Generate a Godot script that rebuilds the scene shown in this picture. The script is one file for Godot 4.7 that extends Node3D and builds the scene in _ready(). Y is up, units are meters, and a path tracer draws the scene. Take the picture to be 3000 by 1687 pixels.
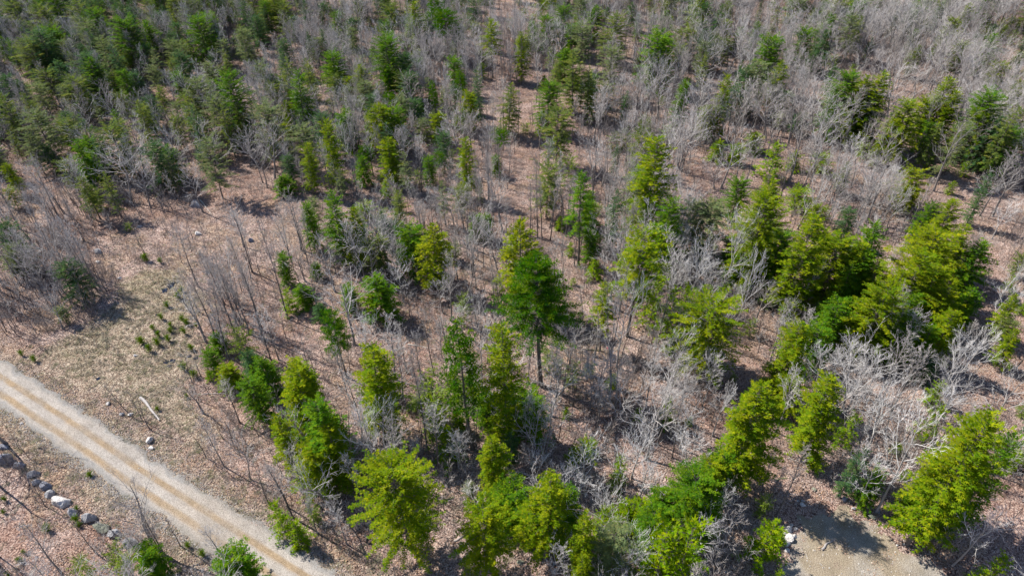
extends Node3D
# Drone view over a spring wood: gravel road, boulders, hemlocks, pines and bare trees.
# Metres, y up. Camera 62 m above the ground, looking towards -z and 40 degrees down.

const CAM_H := 62.0
const FOCAL := 2000.0          # in pixels of the 3000 x 1687 photograph
const PITCH := 40.0
const NADIR_Y := 3227.0        # pixel row where verticals meet

var fwd := Vector3.ZERO
var upv := Vector3.ZERO
var rough_noise := FastNoiseLite.new()
var patch_noise := FastNoiseLite.new()
var rng := RandomNumberGenerator.new()
var M := {}
var variants := {}
var names := {}
var taken: Array = []          # places of trees, to keep scattered ones apart
var road_pts: Array = []
var field_poly := PackedVector2Array()
var clear_poly := PackedVector2Array()
var quiet: Array = []          # open places: Vector2 centre, radius x, radius z
var dense_places: Array = []
var shut: Array = []           # under close evergreens little else grows
var marks: Array = []          # landmarks for the labels

# ---------------------------------------------------------------- camera maths
func gp(x: float, y: float) -> Vector3:
	var d := fwd * FOCAL + Vector3.RIGHT * (x - 1500.0) - upv * (y - 843.5)
	return Vector3(0, CAM_H, 0) + d * (CAM_H / -d.y)

func to_px(p: Vector3) -> Vector2:
	var q := p - Vector3(0, CAM_H, 0)
	var dep := q.dot(fwd)
	if dep < 1.0:
		return Vector2(-9999, -9999)
	return Vector2(1500.0 + FOCAL * q.x / dep, 843.5 - FOCAL * q.dot(upv) / dep)

# top pixel and base row of an upright thing -> [base point, height, depth]
func upright(tx: float, ty: float, by: float) -> Array:
	var bx := 1500.0 + (tx - 1500.0) * (NADIR_Y - by) / (NADIR_Y - ty)
	var g := gp(bx, by)
	var q := g - Vector3(0, CAM_H, 0)
	var k := -(ty - 843.5) / FOCAL
	var h := (k * fwd.dot(q) - upv.dot(q)) / (upv.y - k * fwd.y)
	return [g, h, (q + Vector3(0, h * 0.6, 0)).dot(fwd)]

const TILES := [[0, 0], [1000, 0], [2000, 0], [0, 562], [1000, 562], [2000, 562], [0, 1124], [1000, 1124], [2000, 1124]]
func tx2(t: int, x: float) -> float:
	return TILES[t][0] + x / 2.575
func ty2(t: int, y: float) -> float:
	return TILES[t][1] + y / 2.575

# ---------------------------------------------------------------- ground shape
func road_dist(x: float, z: float) -> float:
	var best := 1e9
	var p := Vector2(x, z)
	for i in road_pts.size() - 1:
		best = minf(best, p.distance_to(Geometry2D.get_closest_point_to_segment(p, road_pts[i], road_pts[i + 1])))
	return best

func ground_y(x: float, z: float) -> float:
	var m := 1.0
	if x < 20.0 and z > -110.0:
		m = smoothstep(4.0, 12.0, road_dist(x, z))
	m = minf(m, smoothstep(7.0, 16.0, Vector2(x - 29.0, z + 33.0).length()))
	return (rough_noise.get_noise_2d(x, z) * 0.7 + rough_noise.get_noise_2d(x * 4.0 + 90.0, z * 4.0) * 0.16) * m

func on_ground(p: Vector3) -> Vector3:
	return Vector3(p.x, ground_y(p.x, p.z), p.z)

# ---------------------------------------------------------------- mesh building
class Soup:
	var v := PackedVector3Array()
	var n := PackedVector3Array()
	var c := PackedColorArray()
	func tri(a: Vector3, b: Vector3, d: Vector3, col: Color) -> void:
		var nn := (d - a).cross(b - a).normalized()
		v.append(a); v.append(b); v.append(d)
		n.append(nn); n.append(nn); n.append(nn)
		c.append(col); c.append(col); c.append(col)
	func kite(root: Vector3, tip: Vector3, side: Vector3, col: Color) -> void:
		var mid := root.lerp(tip, 0.45)
		tri(root, mid + side, tip, col)
		tri(root, tip, mid - side, col)
	func tube(pts: Array, rad: Array, sides: int, col: Color) -> void:
		var prev: Array = []
		var prevn: Array = []
		for i in pts.size():
			var d: Vector3 = (pts[mini(i + 1, pts.size() - 1)] - pts[maxi(i - 1, 0)]).normalized()
			var s := d.cross(Vector3(0.31, 0.11, 0.94) if absf(d.z) < 0.8 else Vector3(0.9, 0.4, 0.1)).normalized()
			var u := s.cross(d)
			var ring: Array = []
			var ringn: Array = []
			for k in sides:
				var a := TAU * k / sides
				var o := s * cos(a) + u * sin(a)
				ring.append(pts[i] + o * rad[i])
				ringn.append(o)
			if i > 0:
				for k in sides:
					var k2 := (k + 1) % sides
					v.append(prev[k]); v.append(prev[k2]); v.append(ring[k])
					n.append(prevn[k]); n.append(prevn[k2]); n.append(ringn[k])
					v.append(prev[k2]); v.append(ring[k2]); v.append(ring[k])
					n.append(prevn[k2]); n.append(ringn[k2]); n.append(ringn[k])
					for q in 6:
						c.append(col)
			prev = ring
			prevn = ringn
	func twig(a: Vector3, b: Vector3, r: float, col: Color) -> void:
		var d := (b - a).normalized()
		var s := d.cross(Vector3(0.31, 0.11, 0.94) if absf(d.z) < 0.8 else Vector3(0.9, 0.4, 0.1)).normalized()
		var u := s.cross(d)
		var p0 := a + s * r
		var p1 := a - s * (r * 0.5) + u * (r * 0.87)
		var p2 := a - s * (r * 0.5) - u * (r * 0.87)
		tri(p0, p1, b, col); tri(p1, p2, b, col); tri(p2, p0, b, col)
	func mesh(m: Material) -> ArrayMesh:
		var arr := []
		arr.resize(Mesh.ARRAY_MAX)
		arr[Mesh.ARRAY_VERTEX] = v
		arr[Mesh.ARRAY_NORMAL] = n
		arr[Mesh.ARRAY_COLOR] = c
		var out := ArrayMesh.new()
		out.add_surface_from_arrays(Mesh.PRIMITIVE_TRIANGLES, arr)
		out.surface_set_material(0, m)
		return out

func numbered(called: String) -> String:
	var k: int = names.get(called, 0)
	names[called] = k + 1
	return called if k == 0 else "%s_%03d" % [called, k]

func tag(o: Node3D, label: String, category: String, group := "") -> void:
	o.set_meta("label", label)
	o.set_meta("category", category)
	if group:
		o.set_meta("group", group)

func part(parent: Node3D, called: String, m: Mesh) -> MeshInstance3D:
	var o := MeshInstance3D.new()
	o.name = called
	o.mesh = m
	parent.add_child(o, true)
	return o

func structure(called: String, m: Mesh) -> MeshInstance3D:
	var o := MeshInstance3D.new()
	o.name = numbered(called)
	o.mesh = m
	o.set_meta("kind", "structure")
	add_child(o)
	return o

func scatter(called: String, what: String, sets: Array) -> void:
	# sets: [mesh, Array of Transform3D] ; one object of kind stuff
	var root := Node3D.new()
	root.name = numbered(called)
	root.set_meta("kind", "stuff")
	root.set_meta("label", what)
	root.set_meta("category", called.replace("_", " "))
	add_child(root)
	for s in sets:
		if s[1].is_empty():
			continue
		var mm := MultiMesh.new()
		mm.transform_format = MultiMesh.TRANSFORM_3D
		mm.mesh = s[0]
		mm.instance_count = s[1].size()
		for i in s[1].size():
			mm.set_instance_transform(i, s[1][i])
		var o := MultiMeshInstance3D.new()
		o.name = called
		o.multimesh = mm
		o.set_meta("kind", "stuff")
		root.add_child(o, true)

# ---------------------------------------------------------------- materials
func vcol(rough: float, back := Color(0, 0, 0), spec := 0.3) -> StandardMaterial3D:
	var m := StandardMaterial3D.new()
	m.vertex_color_use_as_albedo = true
	m.roughness = rough
	m.metallic_specular = spec
	m.cull_mode = BaseMaterial3D.CULL_DISABLED
	if back.r + back.g > 0.0:
		m.backlight_enabled = true
		m.backlight = back
	return m

# grain texture: cells and streaks of several tones
func grain(size: int, seed_: int, freq: float, tones: Array, cell := true) -> ImageTexture:
	var a := FastNoiseLite.new()
	a.seed = seed_
	a.frequency = freq
	a.noise_type = FastNoiseLite.TYPE_CELLULAR if cell else FastNoiseLite.TYPE_SIMPLEX
	if cell:
		a.cellular_return_type = FastNoiseLite.RETURN_CELL_VALUE
		a.cellular_jitter = 1.0
		a.domain_warp_enabled = true
		a.domain_warp_amplitude = 12.0
		a.domain_warp_frequency = freq * 1.5
	a.fractal_type = FastNoiseLite.FRACTAL_NONE if cell else FastNoiseLite.FRACTAL_FBM
	var b := FastNoiseLite.new()
	b.seed = seed_ + 7
	b.frequency = freq * 2.3
	b.fractal_octaves = 2
	var ia := a.get_seamless_image(size, size)
	var ib := b.get_seamless_image(size, size)
	ia.convert(Image.FORMAT_L8)
	ib.convert(Image.FORMAT_L8)
	var da := ia.get_data()
	var db := ib.get_data()
	var lut := PackedByteArray()
	lut.resize(256 * 3)
	for i in 256:
		var f := i / 255.0 * (tones.size() - 1)
		var k := mini(int(f), tones.size() - 2)
		var col: Color = tones[k].lerp(tones[k + 1], f - k)
		lut[i * 3] = int(clampf(col.r, 0, 1) * 255)
		lut[i * 3 + 1] = int(clampf(col.g, 0, 1) * 255)
		lut[i * 3 + 2] = int(clampf(col.b, 0, 1) * 255)
	var out := PackedByteArray()
	out.resize(size * size * 3)
	for i in size * size:
		var k := clampi((da[i] * 5 + db[i] * 3) / 8 + (da[i] - 128) / 3, 0, 255) * 3
		out[i * 3] = lut[k]
		out[i * 3 + 1] = lut[k + 1]
		out[i * 3 + 2] = lut[k + 2]
	return ImageTexture.create_from_image(Image.create_from_data(size, size, false, Image.FORMAT_RGB8, out))

func relief(seed_: int, freq: float, strength: float) -> ImageTexture:
	var a := FastNoiseLite.new()
	a.seed = seed_
	a.frequency = freq
	a.fractal_octaves = 3
	var im := a.get_seamless_image(512, 512)
	im.convert(Image.FORMAT_RGBA8)
	im.bump_map_to_normal_map(strength)
	return ImageTexture.create_from_image(im)

func surface(tex: Texture2D, metres: float, norm: Texture2D, nscale: float) -> StandardMaterial3D:
	var m := StandardMaterial3D.new()
	m.vertex_color_use_as_albedo = true
	m.albedo_texture = tex
	m.uv1_triplanar = true
	m.uv1_world_triplanar = true
	m.uv1_scale = Vector3.ONE / metres
	m.roughness = 0.95
	m.metallic_specular = 0.2
	m.normal_enabled = true
	m.normal_texture = norm
	m.normal_scale = nscale
	return m

func materials() -> void:
	M.leaf = vcol(0.75, Color(0.78, 0.9, 0.12), 0.08)
	M.straw = vcol(0.9, Color(0.3, 0.3, 0.2), 0.1)
	M.bark = vcol(0.9)
	var litter := grain(1024, 3, 0.075, [Color(0.36, 0.32, 0.33), Color(0.62, 0.56, 0.55), Color(0.78, 0.72, 0.70), Color(0.90, 0.86, 0.84), Color(1, 1, 1)])
	M.ground = surface(litter, 8.0, relief(5, 0.045, 7.0), 1.0)
	var stones := grain(1024, 11, 0.09, [Color(0.70, 0.69, 0.68), Color(0.86, 0.85, 0.84), Color(0.94, 0.93, 0.93), Color(1, 1, 1)])
	M.road = surface(stones, 5.0, relief(9, 0.06, 4.0), 0.35)
	var dirt := grain(1024, 21, 0.05, [Color(0.55, 0.52, 0.48), Color(0.84, 0.82, 0.78), Color(1, 1, 1)], false)
	M.dirt = surface(dirt, 7.0, relief(10, 0.05, 4.0), 0.6)
	var rocktex := grain(512, 31, 0.02, [Color(0.45, 0.46, 0.5), Color(0.75, 0.75, 0.77), Color(0.9, 0.9, 0.9), Color(1, 1, 1)], false)
	M.rock = surface(rocktex, 2.2, relief(12, 0.03, 6.0), 1.0)
	M.rubber = vcol(0.8)
	M.ribbon = vcol(0.6)
	var w := StandardMaterial3D.new()
	w.albedo_color = Color(0.05, 0.06, 0.11)  # blue of the reflected sky put into the water colour
	w.roughness = 0.03
	w.metallic_specular = 0.9
	M.water = w

# ---------------------------------------------------------------- trees with needles
func lin(r: float, g: float, b: float) -> Color:
	return Color(r, g, b)

func tone(pal: Array) -> Color:
	var c: Color = pal[0].lerp(pal[1], rng.randf())
	if pal.size() > 2 and rng.randf() < 0.26:
		c = pal[2]
	return c * rng.randf_range(0.8, 1.2)

func profile(shape: String, t: float) -> float:
	match shape:
		"cone": return pow(1.0 - t, 0.52) * (0.6 + 0.4 * smoothstep(0.0, 0.25, t)) * 1.15 + 0.05
		"egg": return sqrt(maxf(0.0, 1.0 - pow(absf(t - 0.38) / 0.66, 2.4))) * 1.05 + 0.07
		"spire": return pow(1.0 - t, 0.40) * (0.75 + 0.25 * smoothstep(0.0, 0.15, t)) * 1.1 + 0.06
		"pagoda": return pow(1.0 - t, 0.72) * (0.72 + 0.28 * smoothstep(0.0, 0.16, t)) * 1.1 + 0.07
		"flat": return sqrt(maxf(0.0, 1.0 - pow(absf(t - 0.22) / 0.8, 2.0))) + 0.04
	return 1.0 - t

# o: h, r, base, shape, n, rise, droop, spray, pal, step, gap, seed
func conifer(o: Dictionary) -> Dictionary:
	rng.seed = o.seed
	var s := Soup.new()
	var wood := Soup.new()
	var bark: Color = o.get("bark", Color(0.13, 0.115, 0.105))
	var h: float = o.h
	var lean := Vector3(rng.randf_range(-1, 1), 0, rng.randf_range(-1, 1)) * h * 0.02
	var tp: Array = []
	var tr: Array = []
	var r0: float = o.get("bole", h * 0.0125)
	for i in 8:
		var t := i / 7.0
		tp.append(Vector3(0, -0.3 + (h * 0.985 + 0.3) * t, 0) + lean * t * t + Vector3(sin(t * 7.0 + o.seed), 0, cos(t * 5.0)) * h * 0.004)
		tr.append(lerpf(r0, r0 * 0.12, pow(t, 0.9)) * (1.25 if i == 0 else 1.0))
	wood.tube(tp, tr, 7, bark)
	# lopsided outline
	var lop: Array = []
	for k in 10:
		lop.append(rng.randf_range(0.68, 1.2))
	var nb: int = int(o.n * 1.2)
	for i in nb:
		var t := (i + rng.randf()) / nb
		t = pow(t, 0.85)
		if o.has("layers"):
			t = (floor(t * o.layers) + rng.randf_range(0.0, 0.28)) / o.layers
		var y: float = h * lerpf(o.base, 0.985, t)
		var az := i * 2.39996 + rng.randf_range(-0.5, 0.5)
		var lf: float = lop[int(fposmod(az, TAU) / TAU * 5) % 5] * lop[5 + int(t * 4.9)]
		var L: float = o.r * profile(o.shape, t) * rng.randf_range(0.78, 1.18) * lerpf(1.0, lf, 0.7)
		if rng.randf() < o.get("gap", 0.06):
			continue
		L = maxf(L, 0.18)
		var out := Vector3(cos(az), 0, sin(az))
		var side := Vector3(-sin(az), 0, cos(az))
		var rise: float = lerpf(o.rise, o.rise + 0.5, t * t) + rng.randf_range(-0.12, 0.12)
		var droop: float = o.droop * (1.0 - t * 0.7)
		var org: Vector3 = Vector3(0, y, 0) + lean * pow(y / h, 2.0)
		var bend := rng.randf_range(-0.18, 0.18)
		var tint := tone(o.pal)
		var pts: Array = []
		var rr: Array = []
		for k in 4:
			var q := k / 3.0
			pts.append(org + out * (L * q) + side * (bend * L * q * q) + Vector3.UP * (L * (rise * q - droop * q * q)))
			rr.append(lerpf(0.012 + L * 0.010, 0.004, q))
		wood.tube(pts, rr, 3, bark)
		var st: float = o.step
		var d := maxf(L * o.get("inner", 0.22), 0.05)
		while d < L + st * 0.4:
			var q := d / L
			var p := org + out * d + side * (bend * L * q * q) + Vector3.UP * (L * (rise * q - droop * q * q))
			var slope := rise - 2.0 * droop * q
			var bdir := (out + side * (2.0 * bend * q) + Vector3.UP * slope).normalized()
			var reach: float = o.spray * rng.randf_range(0.7, 1.25) * (1.0 - 0.25 * q)
			var wide: float = minf(1.0, 0.45 + L * 0.3) * (1.15 - 0.55 * q)
			for sd in [-1.0, 1.0, 0.0]:
				if rng.randf() < 0.1:
					continue
				var dir: Vector3
				if sd == 0.0:
					dir = (bdir + Vector3.UP * rng.randf_range(0.0, 0.5) + side * rng.randf_range(-0.3, 0.3)).normalized()
				else:
					dir = (bdir * rng.randf_range(0.45, 0.95) + side * sd + Vector3.UP * rng.randf_range(-0.4, 0.12)).normalized()
				spray(s, p, dir, reach * (wide if sd != 0.0 else 0.8), tint.lerp(tone(o.pal), 0.6), o.get("tuft", false))
				if sd != 0.0 and L > 1.0 and rng.randf() < 0.75:
					var p2 := p + dir * reach * wide * rng.randf_range(0.55, 0.9)
					spray(s, p2, (dir + bdir * 0.6 + Vector3.UP * rng.randf_range(-0.35, 0.1)).normalized(), reach * 0.75, tint.lerp(tone(o.pal), 0.6), o.get("tuft", false))
			d += st * rng.randf_range(0.75, 1.25)
	# leader
	for k in 5:
		spray(s, Vector3(0, h * (0.955 + 0.01 * k), 0) + lean, Vector3(rng.randf_range(-0.6, 0.6), 1.2, rng.randf_range(-0.6, 0.6)).normalized(), o.spray * 0.55, tone(o.pal), o.get("tuft", false))
	return {"trunk": wood.mesh(M.bark), "crown": s.mesh(M.leaf), "h": h, "r": o.r, "tris": (s.v.size() + wood.v.size()) / 3}

func spray(s: Soup, p: Vector3, dir: Vector3, L: float, col: Color, tuft: bool) -> void:
	var flat := dir.cross(Vector3(rng.randf_range(-0.35, 0.35), 1, rng.randf_range(-0.35, 0.35))).normalized()
	if tuft:
		# a brush of long needles
		var u := flat.cross(dir)
		for k in 6:
			var a := TAU * k / 6.0 + rng.randf() * 0.8
			var e := (dir * rng.randf_range(0.35, 1.0) + (flat * cos(a) + u * sin(a)) * 0.75).normalized()
			var w := e.cross(Vector3(rng.randf_range(-1, 1), rng.randf_range(-1, 1), rng.randf_range(-1, 1))).normalized()
			s.tri(p + w * L * 0.09, p + e * L * rng.randf_range(0.7, 1.0), p - w * L * 0.09, col)
		return
	s.kite(p, p + dir * L, flat * L * 0.13, col)
	s.kite(p + dir * L * 0.15, p + (dir * 0.78 + flat * 0.5 + Vector3.DOWN * 0.08) * L, (flat * 0.4 - dir * 0.5) * L * 0.15, col)
	s.kite(p + dir * L * 0.15, p + (dir * 0.78 - flat * 0.5 + Vector3.DOWN * 0.08) * L, (flat * 0.4 + dir * 0.5) * L * 0.15, col)

# ---------------------------------------------------------------- bare trees
func bare(o: Dictionary) -> Dictionary:
	rng.seed = o.seed
	var h: float = o.h
	var wood := Soup.new()
	var s := Soup.new()
	var bark: Color = o.bark
	var pale: Color = o.pale
	var stems: int = o.get("stems", 1)
	for stem in stems:
		var saz := TAU * stem / stems + rng.randf()
		var sdir := Vector3(cos(saz), 0, sin(saz)) * (0.16 if stems > 1 else 0.0)
		var hh := h * (1.0 if stem == 0 else rng.randf_range(0.75, 0.97))
		var pts: Array = []
		var rad: Array = []
		var p := sdir * 0.5 + Vector3(0, -0.25, 0)
		var d: Vector3 = (Vector3.UP + sdir + Vector3(rng.randf_range(-1, 1), 0, rng.randf_range(-1, 1)) * o.wander * 0.5).normalized()
		var seg := 9
		var r0: float = o.bole / sqrt(stems)
		var forked: float = o.get("fork", 0.92)
		for i in seg + 1:
			var t := i / float(seg)
			pts.append(p)
			rad.append(lerpf(r0, r0 * 0.16, pow(t, 0.85)) * (1.3 if i == 0 else 1.0))
			d = (d + Vector3(rng.randf_range(-1, 1), 0.12, rng.randf_range(-1, 1)) * o.wander).normalized()
			p += d * (hh * forked / seg)
		wood.tube(pts, rad, 6, bark)
		var nl: int = o.limbs
		for i in nl:
			var t := lerpf(o.base, 1.0, pow((i + rng.randf()) / nl, 0.9))
			var f := t * seg
			var k := mini(int(f), seg - 1)
			var at: Vector3 = pts[k].lerp(pts[k + 1], f - k)
			var az := i * 2.39996 + rng.randf_range(-0.6, 0.6)
			var up: float = lerpf(o.up0, o.up1, t) + rng.randf_range(-0.15, 0.2)
			var q: float = (t - o.base) / maxf(0.01, 1.0 - o.base)
			var len_: float = o.r * rng.randf_range(0.6, 1.15) * (0.55 + 0.75 * sin(PI * clampf(q * 0.75 + 0.2, 0, 1)))
			limb(s, at, Vector3(cos(az), up, sin(az)).normalized(), len_, lerpf(r0, r0 * 0.2, t) * 0.5, 1, o, bark.lerp(pale, 0.65))
	return {"trunk": wood.mesh(M.bark), "crown": s.mesh(M.bark), "h": h, "r": o.r, "tris": (s.v.size() + wood.v.size()) / 3}

func limb(s: Soup, at: Vector3, dir: Vector3, L: float, r: float, level: int, o: Dictionary, col: Color) -> void:
	var seg := 4 if level == 1 else 3
	r = clampf(r, 0.008, 0.12)
	var pts: Array = []
	var rad: Array = []
	var p := at
	var d := dir
	for i in seg + 1:
		pts.append(p)
		rad.append(lerpf(r, maxf(r * 0.3, 0.005), i / float(seg)))
		d = (d + Vector3(rng.randf_range(-1, 1), rng.randf_range(-0.7, 1.0) + o.get("lift", 0.15), rng.randf_range(-1, 1)) * o.twist).normalized()
		p += d * (L / seg)
	s.tube(pts, rad, 4 if level == 1 else 3, col * rng.randf_range(0.85, 1.15))
	var kids: int = o.kids[level - 1]
	var pale: Color = o.pale
	for i in kids:
		var t := lerpf(0.2, 1.0, (i + rng.randf()) / kids)
		var f := t * seg
		var k := mini(int(f), seg - 1)
		var a: Vector3 = pts[k].lerp(pts[k + 1], f - k)
		var base: Vector3 = (pts[k + 1] - pts[k]).normalized()
		var off := base.cross(Vector3(rng.randf_range(-1, 1), rng.randf_range(-1, 1), rng.randf_range(-1, 1))).normalized()
		var nd: Vector3 = (base * 0.8 + off * rng.randf_range(0.5, 1.0) + Vector3.UP * o.get("lift", 0.15)).normalized()
		var nl := L * rng.randf_range(0.35, 0.6) * (1.15 - 0.5 * t)
		if level < 2 and o.kids.size() > 1:
			limb(s, a, nd, nl, r * 0.45, level + 1, o, col.lerp(pale, 0.5))
		else:
			nl = maxf(nl, 0.3)
			var tip: Vector3 = a + nd * nl
			s.twig(a, tip, o.get("thin", 0.009), (pale as Color) * rng.randf_range(0.8, 1.15))
			for w in o.get("fine", 2):
				var q := a.lerp(tip, rng.randf_range(0.2, 0.75))
				var e: Vector3 = (nd + Vector3(rng.randf_range(-1, 1), rng.randf_range(-0.5, 0.9), rng.randf_range(-1, 1)) * 0.75).normalized()
				s.twig(q, q + e * nl * rng.randf_range(0.4, 0.8), o.get("thin", 0.009) * 0.75, (pale as Color) * rng.randf_range(0.75, 1.1))

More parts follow.
